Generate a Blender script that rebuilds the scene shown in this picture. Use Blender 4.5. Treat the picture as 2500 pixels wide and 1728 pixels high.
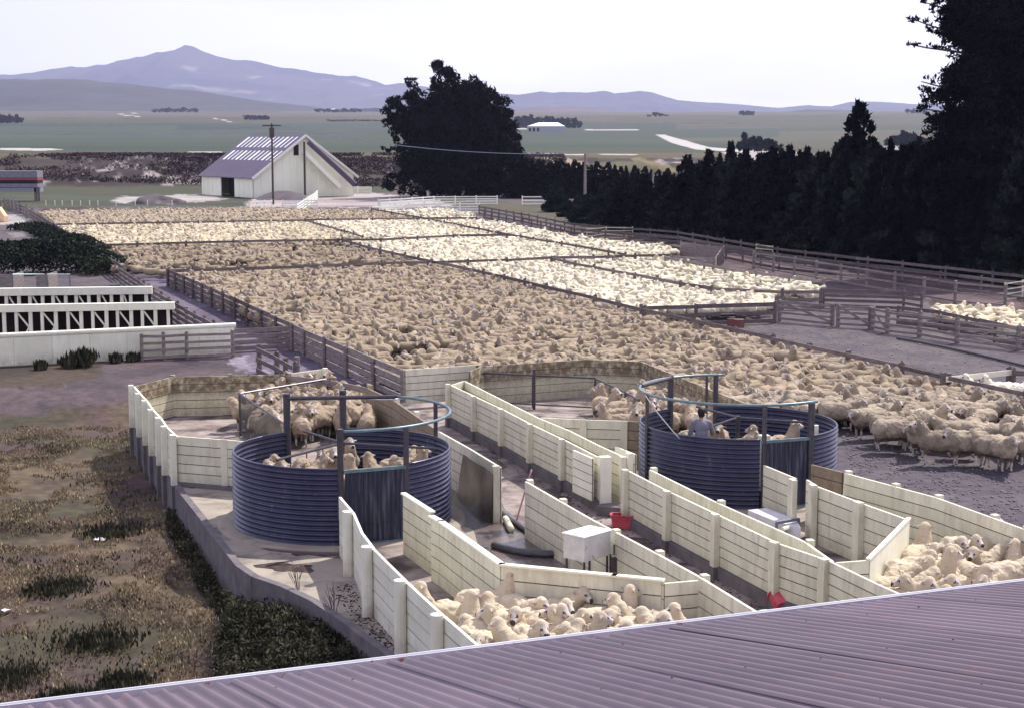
import bpy, bmesh, math, random
import numpy as np
from mathutils import Vector, Matrix
random.seed(7); np.random.seed(7)
R = math.radians
for o in list(bpy.data.objects): bpy.data.objects.remove(o)
SC = bpy.context.scene; COL = SC.collection

# ------------------------------------------------------------- camera
F = 3900.0; CX, CY, HZ, CH = 1250.0, 864.0, 345.0, 7.5      # focal length in photo pixels, centre, horizon row, eye height
PITCH = math.atan((CY-HZ)/F); CP, SP = math.cos(PITCH), math.sin(PITCH)
cd = bpy.data.cameras.new('camera'); cam = bpy.data.objects.new('camera', cd); COL.objects.link(cam)
cam.location = (0,0,CH); cam.rotation_euler = (math.pi/2-PITCH,0,0)
cd.sensor_width = 36; cd.lens = F/2500*36; cd.clip_start = .2; cd.clip_end = 40000
SC.camera = cam
SC.render.resolution_x, SC.render.resolution_y = 1024, 707

# ------------------------------------------------------------- light
SUN_EL, SUN_AZ = R(52), R(42)         # azimuth clockwise from the view direction (+Y)
sd = Vector((math.sin(SUN_AZ)*math.cos(SUN_EL), math.cos(SUN_AZ)*math.cos(SUN_EL), math.sin(SUN_EL)))
sl = bpy.data.lights.new('sun','SUN'); sl.energy = 5.0; sl.angle = R(.7); sl.color = (1,.935,.84)
so = bpy.data.objects.new('sun', sl); COL.objects.link(so)
so.rotation_euler = (-sd).to_track_quat('-Z','Y').to_euler(); so.location = (30,60,90)
w = bpy.data.worlds.new("World"); SC.world = w; w.use_nodes = True
nt = w.node_tree; nt.nodes.clear()
def N(t, ty, **k):
    n = t.nodes.new(ty)
    for a, b in k.items():
        if a in n.inputs: n.inputs[a].default_value = b
        else: setattr(n, a, b)
    return n
out = N(nt,'ShaderNodeOutputWorld'); bg = N(nt,'ShaderNodeBackground'); bg.inputs['Strength'].default_value = .1
sky = N(nt,'ShaderNodeTexSky'); sky.sky_type = 'NISHITA'; sky.sun_disc = False
sky.sun_elevation = SUN_EL; sky.sun_rotation = SUN_AZ; sky.dust_density = 3; sky.ozone_density = 2
tc = N(nt,'ShaderNodeTexCoord'); mp = N(nt,'ShaderNodeMapping'); mp.inputs['Scale'].default_value = (1.2,1.2,7)
no = N(nt,'ShaderNodeTexNoise', Scale=1.6, Detail=5, Roughness=.55)
cr = N(nt,'ShaderNodeValToRGB'); cr.color_ramp.elements[0].position=.33; cr.color_ramp.elements[1].position=.60
cr.color_ramp.elements[0].color=(.68,.68,.68,1); cr.color_ramp.elements[1].color=(1,1,1,1)
mx = N(nt,'ShaderNodeMix', data_type='RGBA')
# cloud tone: bright overcast, a little greyer to the left and overhead
sep = N(nt,'ShaderNodeSeparateXYZ'); mr = N(nt,'ShaderNodeMapRange')
mr.inputs['From Min'].default_value=-.40; mr.inputs['From Max'].default_value=.0; mr.inputs['To Min'].default_value=.35
cm = N(nt,'ShaderNodeMix', data_type='RGBA')
cm.inputs['A'].default_value=(6.6,6.5,8.2,1); cm.inputs['B'].default_value=(11.5,11.2,12.2,1)
nt.links.new(tc.outputs['Generated'], mp.inputs['Vector']); nt.links.new(mp.outputs['Vector'], no.inputs['Vector'])
nt.links.new(no.outputs['Fac'], cr.inputs['Fac']); nt.links.new(cr.outputs['Color'], mx.inputs['Factor'])
nt.links.new(tc.outputs['Generated'], sep.inputs[0]); nt.links.new(sep.outputs['X'], mr.inputs['Value'])
mz = N(nt,'ShaderNodeMapRange'); mz.inputs['From Min'].default_value=.42; mz.inputs['From Max'].default_value=.16; nt.links.new(sep.outputs['Z'], mz.inputs['Value'])
ml = N(nt,'ShaderNodeMath', operation='MULTIPLY'); nt.links.new(mr.outputs[0], ml.inputs[0]); nt.links.new(mz.outputs[0], ml.inputs[1])
nt.links.new(ml.outputs[0], cm.inputs['Factor'])
nt.links.new(sky.outputs[0], mx.inputs['A']); nt.links.new(cm.outputs['Result'], mx.inputs['B'])
nt.links.new(mx.outputs['Result'], bg.inputs['Color']); nt.links.new(bg.outputs[0], out.inputs[0])
SC.view_settings.view_transform='Standard'; SC.view_settings.look='None'; SC.view_settings.gamma=1
SC.view_settings.exposure = .5; SC.view_settings.use_curve_mapping=False
SC.cycles.max_bounces = 6; SC.cycles.diffuse_bounces = 3; SC.cycles.volume_bounces = 0

# ------------------------------------------------------------- photo geometry -> metres
def ray(px, py):
    a, b = (px-CX)/F, (CY-py)/F
    return np.array([a, CP+b*SP, -SP+b*CP])
def W(px, py, z=0.0):
    d = ray(px,py); t = (z-CH)/d[2]
    return Vector((d[0]*t, d[1]*t, z))
def WD(px, py, D):
    d = ray(px,py); t = D/d[1]
    return Vector((d[0]*t, D, CH+d[2]*t))
def G(pts, z): return [W(x,y,z) for x,y in pts]
def topix(X, Y, Z):
    dz = Z-CH; f = Y*CP - dz*SP; u = Y*SP + dz*CP
    return CX+F*X/f, CY-F*u/f
def inpoly(px, py, poly):
    px = np.asarray(px, float); py = np.asarray(py, float); r = np.zeros(px.shape, bool)
    n = len(poly)
    for i in range(n):
        x0,y0 = poly[i][0],poly[i][1]; x1,y1 = poly[(i+1)%n][0],poly[(i+1)%n][1]
        if y0 == y1: continue
        c = ((y0>py)!=(y1>py)) & (px < (x1-x0)*(py-y0)/(y1-y0)+x0)
        r ^= c
    return r

# ------------------------------------------------------------- materials
def s2l(c): return tuple(((v/255)/12.92 if v/255<=.04045 else ((v/255+.055)/1.055)**2.4) for v in c)
def mat(name, col, rough=.8, metal=0, col2=None, scale=8, bump=0, bscale=None, spec=.3, detail=6, lo=.35, hi=.65, stretch=None, rnd=0, coord='Object', col3=None, s3=2, sheen=0, l3=.45, h3=.6, attr=None):
    m = bpy.data.materials.new(name); m.use_nodes = True; t = m.node_tree
    b = t.nodes['Principled BSDF']; L = t.links.new
    b.inputs['Base Color'].default_value = (*col,1); b.inputs['Roughness'].default_value = rough
    b.inputs['Metallic'].default_value = metal; b.inputs['Specular IOR Level'].default_value = spec
    c = None
    tcn = N(t,'ShaderNodeTexCoord'); src = tcn.outputs[coord]
    if stretch:
        mpn = N(t,'ShaderNodeMapping'); mpn.inputs['Scale'].default_value = stretch; L(src, mpn.inputs['Vector']); src = mpn.outputs[0]
    if attr:
        a = N(t,'ShaderNodeAttribute', attribute_name=attr); c = a.outputs['Color']
    if col2 is not None:
        n = N(t,'ShaderNodeTexNoise', Scale=scale, Detail=detail, Roughness=.6); L(src, n.inputs['Vector'])
        m1 = N(t,'ShaderNodeMapRange'); m1.inputs['From Min'].default_value=lo; m1.inputs['From Max'].default_value=hi; L(n.outputs['Fac'], m1.inputs['Value'])
        x = N(t,'ShaderNodeMix', data_type='RGBA'); L(m1.outputs[0], x.inputs['Factor'])
        x.inputs['A'].default_value=(*col,1); x.inputs['B'].default_value=(*col2,1); c = x.outputs['Result']
    if col3 is not None:
        n = N(t,'ShaderNodeTexNoise', Scale=s3, Detail=7, Roughness=.65); L(src, n.inputs['Vector'])
        m1 = N(t,'ShaderNodeMapRange'); m1.inputs['From Min'].default_value=l3; m1.inputs['From Max'].default_value=h3; L(n.outputs['Fac'], m1.inputs['Value'])
        x = N(t,'ShaderNodeMix', data_type='RGBA'); L(m1.outputs[0], x.inputs['Factor'])
        if c is None: x.inputs['A'].default_value=(*col,1)
        else: L(c, x.inputs['A'])
        x.inputs['B'].default_value=(*col3,1); c = x.outputs['Result']
    if rnd:
        oi = N(t,'ShaderNodeObjectInfo'); m2 = N(t,'ShaderNodeMapRange'); m2.inputs['To Min'].default_value=1-rnd; m2.inputs['To Max'].default_value=1+rnd
        L(oi.outputs['Random'], m2.inputs['Value'])
        h = N(t,'ShaderNodeHueSaturation'); L(m2.outputs[0], h.inputs['Value'])
        if c is None: h.inputs['Color'].default_value=(*col,1)
        else: L(c, h.inputs['Color'])
        c = h.outputs['Color']
    if c is not None: L(c, b.inputs['Base Color'])
    if bump:
        n = N(t,'ShaderNodeTexNoise', Scale=bscale or scale*4, Detail=5, Roughness=.6); L(src, n.inputs['Vector'])
        bn = N(t,'ShaderNodeBump', Strength=bump, Distance=.03); L(n.outputs['Fac'], bn.inputs['Height']); L(bn.outputs[0], b.inputs['Normal'])
    m.diffuse_color = (*col,1)
    return m
# paint: cream-white weatherboard with grime, chips and rising dirt
def paint(name, base, grime, chips=.5, stain=0.0, stain_lo=.45):
    m = bpy.data.materials.new(name); m.use_nodes=True; t=m.node_tree; b=t.nodes['Principled BSDF']; L=t.links.new
    b.inputs['Roughness'].default_value=.55; b.inputs['Specular IOR Level'].default_value=.3
    geo = N(t,'ShaderNodeNewGeometry'); P = geo.outputs['Position']
    def mixc(a, col, fac):
        x = N(t,'ShaderNodeMix', data_type='RGBA')
        if isinstance(a, tuple): x.inputs['A'].default_value=(*a,1)
        else: L(a, x.inputs['A'])
        x.inputs['B'].default_value=(*col,1); L(fac, x.inputs['Factor']); return x.outputs['Result']
    def noise(scale, lo, hi, tmax=1, stretch=None, det=6):
        n = N(t,'ShaderNodeTexNoise', Scale=scale, Detail=det, Roughness=.65)
        if stretch:
            q = N(t,'ShaderNodeMapping'); q.inputs['Scale'].default_value=stretch; L(P,q.inputs['Vector']); L(q.outputs[0], n.inputs['Vector'])
        else: L(P, n.inputs['Vector'])
        r = N(t,'ShaderNodeMapRange'); r.inputs['From Min'].default_value=lo; r.inputs['From Max'].default_value=hi; r.inputs['To Max'].default_value=tmax
        L(n.outputs['Fac'], r.inputs['Value']); return r.outputs[0]
    c = mixc(base, tuple(.78*v for v in base), noise(1.3,.4,.65,.6))
    ri = N(t,'ShaderNodeMapRange'); ri.inputs['To Max'].default_value=.26; L(geo.outputs['Random Per Island'], ri.inputs['Value'])
    c = mixc(c, (.36,.33,.26), ri.outputs[0])
    c = mixc(c, (.30,.27,.21), noise(9,.60,.72,.45,(.6,.6,5)))
    c = mixc(c, grime, noise(2.2,.46,.72,.7,(3,3,.7)))
    c = mixc(c, (.16,.13,.10), noise(14,.67,.73,chips))
    sepn = N(t,'ShaderNodeSeparateXYZ'); L(P, sepn.inputs[0])
    r = N(t,'ShaderNodeMapRange'); r.inputs['From Min'].default_value=.42; r.inputs['From Max'].default_value=.0; r.inputs['To Max'].default_value=.75
    L(sepn.outputs['Z'], r.inputs['Value'])
    mu = N(t,'ShaderNodeMath', operation='MULTIPLY'); L(r.outputs[0], mu.inputs[0]); L(noise(5,.3,.7,1), mu.inputs[1])
    c = mixc(c, (.22,.17,.14), mu.outputs[0])
    if stain:
        r = N(t,'ShaderNodeMapRange'); r.inputs['From Min'].default_value=stain_lo; r.inputs['From Max'].default_value=stain_lo+.22; r.inputs['To Max'].default_value=stain
        L(sepn.outputs['Z'], r.inputs['Value'])
        mu = N(t,'ShaderNodeMath', operation='MULTIPLY'); L(r.outputs[0], mu.inputs[0]); L(noise(6,.28,.55,1), mu.inputs[1])
        c = mixc(c, (.13,.09,.055), mu.outputs[0])
        c = mixc(c, (.20,.15,.10), noise(22,.48,.7,.55))
    L(c, b.inputs['Base Color'])
    n = N(t,'ShaderNodeTexNoise', Scale=30, Detail=4); L(P,n.inputs['Vector']); bn=N(t,'ShaderNodeBump', Strength=.25, Distance=.01); L(n.outputs['Fac'],bn.inputs['Height']); L(bn.outputs[0],b.inputs['Normal'])
    m.diffuse_color=(*base,1); return m
def islandtone(m,a,b_):
    t=m.node_tree; bs=t.nodes['Principled BSDF']; src=bs.inputs['Base Color'].links[0].from_socket
    g=N(t,'ShaderNodeNewGeometry'); r=N(t,'ShaderNodeMapRange'); r.inputs['To Min'].default_value=a; r.inputs['To Max'].default_value=b_; t.links.new(g.outputs['Random Per Island'],r.inputs['Value'])
    h=N(t,'ShaderNodeHueSaturation'); t.links.new(r.outputs[0],h.inputs['Value']); t.links.new(src,h.inputs['Color']); t.links.new(h.outputs['Color'],bs.inputs['Base Color'])
M = {}
M['paint'] = paint('cream_paint', (.74,.72,.58), (.42,.38,.30))
M['paintw'] = paint('clean_paint', (.87,.87,.74), (.66,.63,.50), .2)
M['paints'] = paint('soiled_paint', (.66,.62,.45), (.42,.36,.25), .8, .95, .52)
M['paintd'] = paint('dirty_paint', (.30,.24,.18), (.10,.07,.05), .8, .5, .2)
M['gap'] = mat('board_gap', (.09,.08,.075))
M['conc'] = mat('dark_concrete', (.10,.09,.11), .9, col2=(.16,.145,.15), scale=3, bump=.4, bscale=40)
M['slab'] = mat('pale_slab', (.25,.215,.18), .8, col2=(.34,.30,.255), scale=.9, bump=.25, bscale=30, col3=(.075,.058,.06), s3=.8, l3=.50, h3=.68, coord='Object')
M['muddy'] = mat('muddy_floor', (.17,.135,.13), .7, col2=(.33,.275,.255), scale=1.6, bump=.5, bscale=22, col3=(.06,.045,.045), s3=1.1, l3=.47, h3=.62)
M['wet'] = mat('wet_floor', (.085,.066,.062), .22, col2=(.20,.165,.15), scale=1.4, bump=.3, bscale=12, spec=.5, col3=(.04,.034,.045), s3=1.4, l3=.5, h3=.6)
M['puddle'] = mat('damp_patch', (.055,.042,.040), .12, col2=(.12,.095,.085), scale=5, bump=.15, bscale=20, spec=.6)
M['timber'] = mat('weathered_timber', (.085,.068,.075), .85, col2=(.17,.14,.14), scale=3, stretch=(1,1,6), bump=.5, bscale=18, coord='Object')
M['timberl'] = mat('grey_timber', (.15,.125,.13), .85, col2=(.27,.235,.225), scale=3, stretch=(1,1,6), bump=.5, bscale=18)
M['pipe'] = mat('dark_pipe', (.05,.052,.075), .4, metal=.5, col2=(.09,.08,.09), scale=10)
M['bpipe'] = mat('blue_pipe', (.09,.15,.18), .35, metal=.3, col2=(.17,.24,.27), scale=6)
M['corr'] = mat('corrugated_blue_steel', (.026,.027,.064), .30, metal=.35, col2=(.050,.050,.10), scale=2.2, spec=.6, stretch=(1,1,.35), col3=(.16,.15,.17), s3=9, l3=.62, h3=.7)
M['corrv'] = mat('dark_steel', (.03,.034,.06), .42, metal=.3, col2=(.13,.13,.19), scale=5, stretch=(3,3,.25), lo=.5, hi=.75)
islandtone(M['timber'],.6,1.35); islandtone(M['timberl'],.7,1.25)
M['mesh'] = mat('wire', (.10,.10,.10), .6, metal=.4)
M['white'] = mat('white_sheet_metal', (.55,.55,.62), .45, col2=(.66,.66,.70), scale=3)
M['whited'] = mat('scuffed_white_side', (.50,.49,.48), .6, col2=(.66,.65,.62), scale=4, col3=(.14,.12,.13), s3=9, l3=.60, h3=.72)
M['red'] = mat('red_plastic', (.40,.045,.075), .45, col2=(.55,.10,.13), scale=6)
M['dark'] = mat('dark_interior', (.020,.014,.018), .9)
M['roof'] = mat('roof_iron', (.105,.075,.10), .40, metal=.2, col2=(.145,.103,.13), scale=1.3, spec=.45, col3=(.20,.10,.11), s3=5, l3=.58, h3=.8, stretch=(1,1,1), rnd=0)
islandtone(M['roof'],.80,1.18)
M['shedroof'] = mat('purple_roof', (.085,.065,.11), .5, col2=(.10,.078,.125), scale=.4)
M['skylight'] = mat('skylight_sheet', (.85,.88,.9), .3)
M['gutter'] = mat('gutter_lip', (.36,.38,.46), .45, col2=(.50,.52,.58), scale=4, col3=(.30,.12,.12), s3=7, l3=.62, h3=.66)
M['gutterr'] = mat('gutter_red', (.33,.13,.15), .6, col2=(.42,.27,.33), scale=5)
M['bark'] = mat('bark', (.05,.04,.04), .9, col2=(.09,.07,.065), scale=4)
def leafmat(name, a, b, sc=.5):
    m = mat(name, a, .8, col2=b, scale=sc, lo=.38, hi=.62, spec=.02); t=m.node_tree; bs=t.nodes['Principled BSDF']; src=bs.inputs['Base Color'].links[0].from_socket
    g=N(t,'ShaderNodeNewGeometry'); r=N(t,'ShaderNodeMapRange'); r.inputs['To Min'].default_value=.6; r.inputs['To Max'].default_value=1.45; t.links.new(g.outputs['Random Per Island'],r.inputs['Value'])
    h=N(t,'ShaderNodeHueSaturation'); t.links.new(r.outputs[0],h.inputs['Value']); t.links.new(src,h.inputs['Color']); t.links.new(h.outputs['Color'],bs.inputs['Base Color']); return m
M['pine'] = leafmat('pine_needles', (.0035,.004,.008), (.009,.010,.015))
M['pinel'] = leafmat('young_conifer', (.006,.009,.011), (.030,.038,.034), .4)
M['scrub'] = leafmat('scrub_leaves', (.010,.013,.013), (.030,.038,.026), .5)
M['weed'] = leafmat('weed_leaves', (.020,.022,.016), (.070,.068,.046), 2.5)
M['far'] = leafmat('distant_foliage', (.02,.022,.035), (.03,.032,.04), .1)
M['grass'] = leafmat('dry_grass', (.15,.12,.085), (.34,.27,.175), 1.1)

# ------------------------------------------------------------- object helpers
def tag(o, label=None, cat=None, group=None, kind=None):
    if label: o['label']=label
    if cat: o['category']=cat
    if group: o['group']=group
    if kind: o['kind']=kind
    return o
ORG = {}
def thing(name, label, cat, loc=(0,0,0), group=None):
    o = bpy.data.objects.new(name, None); COL.objects.link(o); o.location = loc; o.empty_display_size=.3
    ORG[o.name] = Vector(loc); return tag(o, label, cat, group)
class MB:
    def __init__(s): s.v=[]; s.f=[]; s.m=[]
    def add(s, vs, fs, mi=0):
        k=len(s.v); s.v += [tuple(v) for v in vs]; s.f += [tuple(i+k for i in f) for f in fs]; s.m += [mi]*len(fs)
    def box(s, a, b, mi=0):
        x0,y0,z0=a; x1,y1,z1=b
        s.add([(x0,y0,z0),(x1,y0,z0),(x1,y1,z0),(x0,y1,z0),(x0,y0,z1),(x1,y0,z1),(x1,y1,z1),(x0,y1,z1)],
              [(0,3,2,1),(4,5,6,7),(0,1,5,4),(1,2,6,5),(2,3,7,6),(3,0,4,7)], mi)
    def obox(s, c, ax, ay, az, mi=0):        # oriented box: centre and three half vectors
        c,ax,ay,az = map(Vector,(c,ax,ay,az))
        vs=[c-ax-ay-az,c+ax-ay-az,c+ax+ay-az,c-ax+ay-az,c-ax-ay+az,c+ax-ay+az,c+ax+ay+az,c-ax+ay+az]
        fs=[(0,3,2,1),(4,5,6,7),(0,1,5,4),(1,2,6,5),(2,3,7,6),(3,0,4,7)]
        if ax.cross(ay).dot(az)<0: fs=[f[::-1] for f in fs]
        s.add(vs, fs, mi)
    def beam(s, p, q, w, h, mi=0):           # beam from p to q, w across (horizontal), h in the vertical plane
        p,q=Vector(p),Vector(q); d=q-p; L=d.length
        if L<1e-6: return
        d/=L; up=Vector((0,0,1)) if abs(d.z)<.95 else Vector((1,0,0)); sx=d.cross(up).normalized(); u=sx.cross(d).normalized()
        s.obox((p+q)/2, d*L/2, sx*w/2, u*h/2, mi)
    def tube(s, path, r, n=8, mi=0, r1=None, closed=False, cap=True):
        path=[Vector(p) for p in path]; K=len(path); rings=[]
        for i,p in enumerate(path):
            a=path[(i-1)%K] if (closed or i>0) else p; b=path[(i+1)%K] if (closed or i<K-1) else p
            d=(b-a).normalized(); up=Vector((0,0,1)) if abs(d.z)<.9 else Vector((1,0,0))
            x=d.cross(up).normalized(); y=x.cross(d)
            rr = r if r1 is None else r+(r1-r)*i/(K-1)
            rings.append([p+(x*math.cos(2*math.pi*j/n)+y*math.sin(2*math.pi*j/n))*rr for j in range(n)])
        vs=[v for g in rings for v in g]; fs=[]
        for i in range(K if closed else K-1):
            i2=(i+1)%K
            for j in range(n):
                j2=(j+1)%n; fs.append((i*n+j,i2*n+j,i2*n+j2,i*n+j2))
        if cap and not closed: fs += [tuple(range(n)), tuple((K-1)*n+j for j in reversed(range(n)))]
        s.add(vs, fs, mi)
    def build(s, name, mats, parent=None, smooth=False, label=None):
        me=bpy.data.meshes.new(name)
        org = Vector((0,0,0)); p=parent
        if parent is not None: org = ORG[parent.name]
        me.from_pydata([(v[0]-org[0],v[1]-org[1],v[2]-org[2]) for v in s.v], [], s.f)
        if not isinstance(mats,(list,tuple)): mats=[mats]
        for m in mats: me.materials.append(m)
        me.polygons.foreach_set('material_index', s.m)
        if smooth: me.polygons.foreach_set('use_smooth', [True]*len(s.f))
        me.update()
        o=bpy.data.objects.new(name, me); COL.objects.link(o)
        if parent is not None: o.parent=parent
        ORG[o.name]=org
        if label: o['label']=label
        return o
def npmesh(name, v, f, mats, mi=None, parent=None, smooth=False, col=None):
    v=np.asarray(v,np.float32); f=np.asarray(f,np.int32); k=f.shape[1]
    me=bpy.data.meshes.new(name); me.vertices.add(len(v)); me.vertices.foreach_set('co', v.ravel())
    me.loops.add(f.size); me.loops.foreach_set('vertex_index', f.ravel())
    me.polygons.add(len(f)); me.polygons.foreach_set('loop_start', np.arange(0,f.size,k,dtype=np.int32))
    for m in (mats if isinstance(mats,(list,tuple)) else [mats]): me.materials.append(m)
    if mi is not None: me.polygons.foreach_set('material_index', np.asarray(mi,np.int32))
    if smooth: me.polygons.foreach_set('use_smooth', np.ones(len(f),bool))
    me.update(calc_edges=True)
    if col is not None:
        a=me.color_attributes.new('Col','FLOAT_COLOR','POINT'); a.data.foreach_set('color', np.asarray(col,np.float32).ravel())
    o=bpy.data.objects.new(name, me); COL.objects.link(o)
    if parent is not None: o.parent=parent
    ORG[o.name]=ORG[parent.name] if parent is not None else Vector((0,0,0))
    return o
def vnoise(x, y, s=1.0, oct=4, seed=0):
    x=np.asarray(x,float)*s; y=np.asarray(y,float)*s; r=np.zeros(np.broadcast(x,y).shape); a=1; tot=0
    for k in range(oct):
        xi=np.floor(x).astype(np.int64); yi=np.floor(y).astype(np.int64); fx=x-xi; fy=y-yi; fx=fx*fx*(3-2*fx); fy=fy*fy*(3-2*fy)
        def h(i,j):
            q=(i*374761393+j*668265263+(seed+k)*974634777)&0x7fffffff; q=((q^(q>>13))*1274126177)&0x7fffffff; return ((q^(q>>16))&0xffff)/65535.
        r+=a*((h(xi,yi)*(1-fx)+h(xi+1,yi)*fx)*(1-fy)+(h(xi,yi+1)*(1-fx)+h(xi+1,yi+1)*fx)*fy); tot+=a; a*=.5; x=x*2.03+11; y=y*2.03+5
    return r/tot
# ============================================================= ground
H = 1.12                                   # board walls
WH = .86                                   # timber rail fences
pen1_top = [(327.6,942),(345,962),(360.5,979),(376,1001),(395,1021),(409,1042),(431.6,1063)]
left_edge0 = [(434,1176),(448,1200),(503,1268),(514,1286),(592,1383),(631,1410),(701,1434),(775,1469),(857,1523),(892,1551),(945,1588),(1010,1640),(1080,1700)]
slab_poly = [W(x,y,0) for x,y in reversed(left_edge0)] + [W(x,y,H) for x,y in reversed(pen1_top)] + [W(421,919,H),W(692,913,H),W(789,900,H),W(900,905,H),W(1000,955,0),W(1101,939,H)]
edge_line = [(p.x,p.y) for p in slab_poly[:len(left_edge0)+len(pen1_top)+1]]
def left_mask(X, Y):
    """1 on the low ground left of the retaining wall, 0 in the yards"""
    el = sorted(edge_line, key=lambda p:p[1]); ys=[p[1] for p in el]; xs=[p[0] for p in el]
    ex = np.interp(Y, ys, xs)
    m = 1/(1+np.exp(-(ex+.35-X)*14))
    back = np.clip((50.0-Y)/5.0,0,1); back=back*back*(3-2*back)
    return m*back
TR=[0,240,262,300,330,600,1000,1600,2400,3500,5000,15000]; TZ=[0,0,.3,4.0,4.6,4.8,6.5,20,41,68,96,60]
def terrain(X, Y):
    r=np.hypot(X,Y); z=np.interp(r,TR,TZ)
    far=np.clip((r-250)/300,0,1)
    z=z+far*(vnoise(X,Y,1/260.,3,5)-.5)*np.clip(r/260,0,9)+ (vnoise(X,Y,1/9.,4,8)-.5)*2.4*np.clip((r-255)/20,0,1)*np.clip((330-r)/25,0,1)
    z=z-.035-.66*left_mask(X,Y)+(vnoise(X,Y,1.3,4,3)-.5)*.16*left_mask(X,Y)
    # spoil heap on the grass left of the far shed
    return z
NC=np.concatenate([np.linspace(-55,-21,18)[:-1],np.linspace(-21,21,470),np.linspace(21,55,18)[1:]])
rr=[1.0]
while rr[-1]<15000: rr.append(rr[-1]*(1.0085 if rr[-1]<400 else 1.02) if rr[-1]>14 else rr[-1]+1.2)
rr=np.array(rr); TH=np.radians(NC)
Rg,Tg=np.meshgrid(rr,TH,indexing='ij'); X=Rg*np.sin(Tg); Y=Rg*np.cos(Tg); Z=terrain(X,Y)
px,py=topix(X,Y,Z)
# edges of the colour fields wander a little (world-space noise)
wx=(vnoise(X,Y,.55,4,21)-.5); wy=(vnoise(X,Y,.6,4,22)-.5); k=np.clip(60/Rg,.02,1)
qx=px+wx*90*k; qy=py+wy*38*k
def rgb(c, e=2.5): return np.array(s2l(c))/e
C=np.zeros(X.shape+(3,)); n1=vnoise(X,Y,1.1,5,31)[...,None]; n2=vnoise(X,Y,.28,4,32)[...,None]; n3=vnoise(X,Y,5,3,33)[...,None]
grassA=rgb((138,120,96)); grassB=rgb((92,78,68)); grassC=rgb((88,84,62))
C[:]=grassB+(grassA-grassB)*np.clip((n1*.6+n3*.4-.34)/.3,0,1)
C+= (grassC-C)*np.clip((n2-.52)/.1,0,1)*.8
pinkish=rgb((112,84,92)); C+=(pinkish-C)*np.clip((vnoise(X,Y,.45,4,39)[...,None]-.55)/.12,0,1)*.7
def zone(poly, c, c2=None, amt=1.0, s=.6, useq=True):
    m=inpoly(qx if useq else px, qy if useq else py, poly); cc=rgb(c)
    if c2 is not None: cc=cc+(rgb(c2)-cc)*np.clip((vnoise(X,Y,s,5,sum(c))[...,None]-.38)/.25,0,1)
    else: cc=np.broadcast_to(cc,C.shape)
    C[m]=C[m]*(1-amt)+cc[m]*amt
yard=Rg>200
# yards: default right of the left edge line
yardm=(left_mask(X,Y+0*X)<.5)&(Rg<236)
cc=rgb((108,98,112))+(rgb((132,120,124))-rgb((108,98,112)))*np.clip((n1-.35)/.3,0,1); C[yardm]=cc[yardm]
zone([(-900,950),(-900,1040),(0,1025),(180,985),(330,985),(420,920),(700,905),(720,820),(560,800),(330,880),(150,940),(0,950)],(124,106,112),(100,86,94))
zone([(300,925),(430,895),(600,880),(660,850),(560,870),(440,885)],(72,58,80),(90,74,92))
zone([(-900,890),(-900,955),(120,945),(270,915),(240,885)],(104,88,74),(76,66,60))
zone([(560,905),(590,860),(640,845),(700,890),(650,915)],(190,178,200),(120,104,124),s=2)
zone([(285,640),(420,660),(760,800),(1000,960),(820,960),(650,910),(520,800)],(150,136,160),(122,108,134))
flock=[(80,500),(1400,560),(1700,590),(1910,700),(1568,752),(2000,850),(2500,957),(2500,1100),(1900,1020),(1600,900),(980,915),(412,665),(290,650)]
zone(flock,(104,86,84),(66,52,56),s=1.2)
zone([(2045,1033),(2112,1064),(2243,1110),(2452,1150),(2500,1160),(2700,1700),(2250,1450),(1800,980)],(112,102,116),(132,122,130))
zone([(2250,700),(2600,720),(2600,830),(2290,770)],(110,88,84),(80,64,66))
zone([(1640,590),(1760,600),(2000,640),(2450,700),(2500,760),(2250,720),(2000,690),(1700,640)],(136,112,118),(110,88,100))
zone([(1150,500),(1450,545),(1900,598),(2500,665),(2500,700),(1900,630),(1440,560),(1150,515)],(92,80,84),(120,108,90),s=.4)
zone([(900,480),(1350,500),(1500,545),(1350,545),(1160,508),(960,505)],(112,108,86),(96,96,74))
# grass and shingle beyond the yards
zone([(-2500,462),(560,462),(640,505),(88,506),(-60,540),(-2500,600)],(92,100,76),(74,82,66),s=.15)
zone([(265,492),(300,480),(420,477),(520,476),(560,487),(440,497),(330,499)],(240,232,226),(205,196,195),s=.4)
zone([(-200,530),(40,524),(75,535),(60,548),(-200,555)],(228,224,220),(190,184,190))
zone([(20,566),(70,560),(92,570),(50,578),(20,576)],(170,160,160))
zone([(600,492),(700,472),(860,468),(1000,480),(1130,505),(900,507),(600,505)],(236,222,222),(205,190,190),s=.15)
# country beyond
def band(y0,y1,c,c2,s=.02,x0=-5000,x1=8000): zone([(x0,y0),(x1,y0),(x1,y1),(x0,y1)],c,c2,s=s)
far=Rg>236
def fband(y0,y1,c,c2,s=.01,x0=-9000,x1=9000,w=6,sl=0.0):
    yy=py+wy*w+(px-1250)*sl; m=far&(yy>=y0)&(yy<y1)&(px>=x0)&(px<x1); cc=rgb(c,2.9); d=rgb(c2,2.9)-cc
    cc=cc+d*np.clip((vnoise(X,Y,s,5,int(y0))[...,None]-.35)/.3,0,1); C[m]=cc[m]
fband(-999,283,(112,108,92),(128,118,104),.001)
fband(283,302,(94,96,70),(112,104,80),.002,sl=.004)
fband(302,374,(48,76,58),(70,92,64),.003)
fband(352,358,(70,92,66),(92,104,72),.004,x0=-9000,x1=1100)
fband(320,338,(60,84,72),(84,104,84),.004,x0=-9000,x1=900)
fband(300,345,(110,106,80),(98,96,76),.004,x0=1650)
fband(345,374,(86,92,70),(104,98,74),.004,x0=1900)
fband(372,387,(98,94,62),(116,104,74),.01,sl=-.002)
fband(387,466,(64,48,50),(84,66,62),.06)
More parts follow.
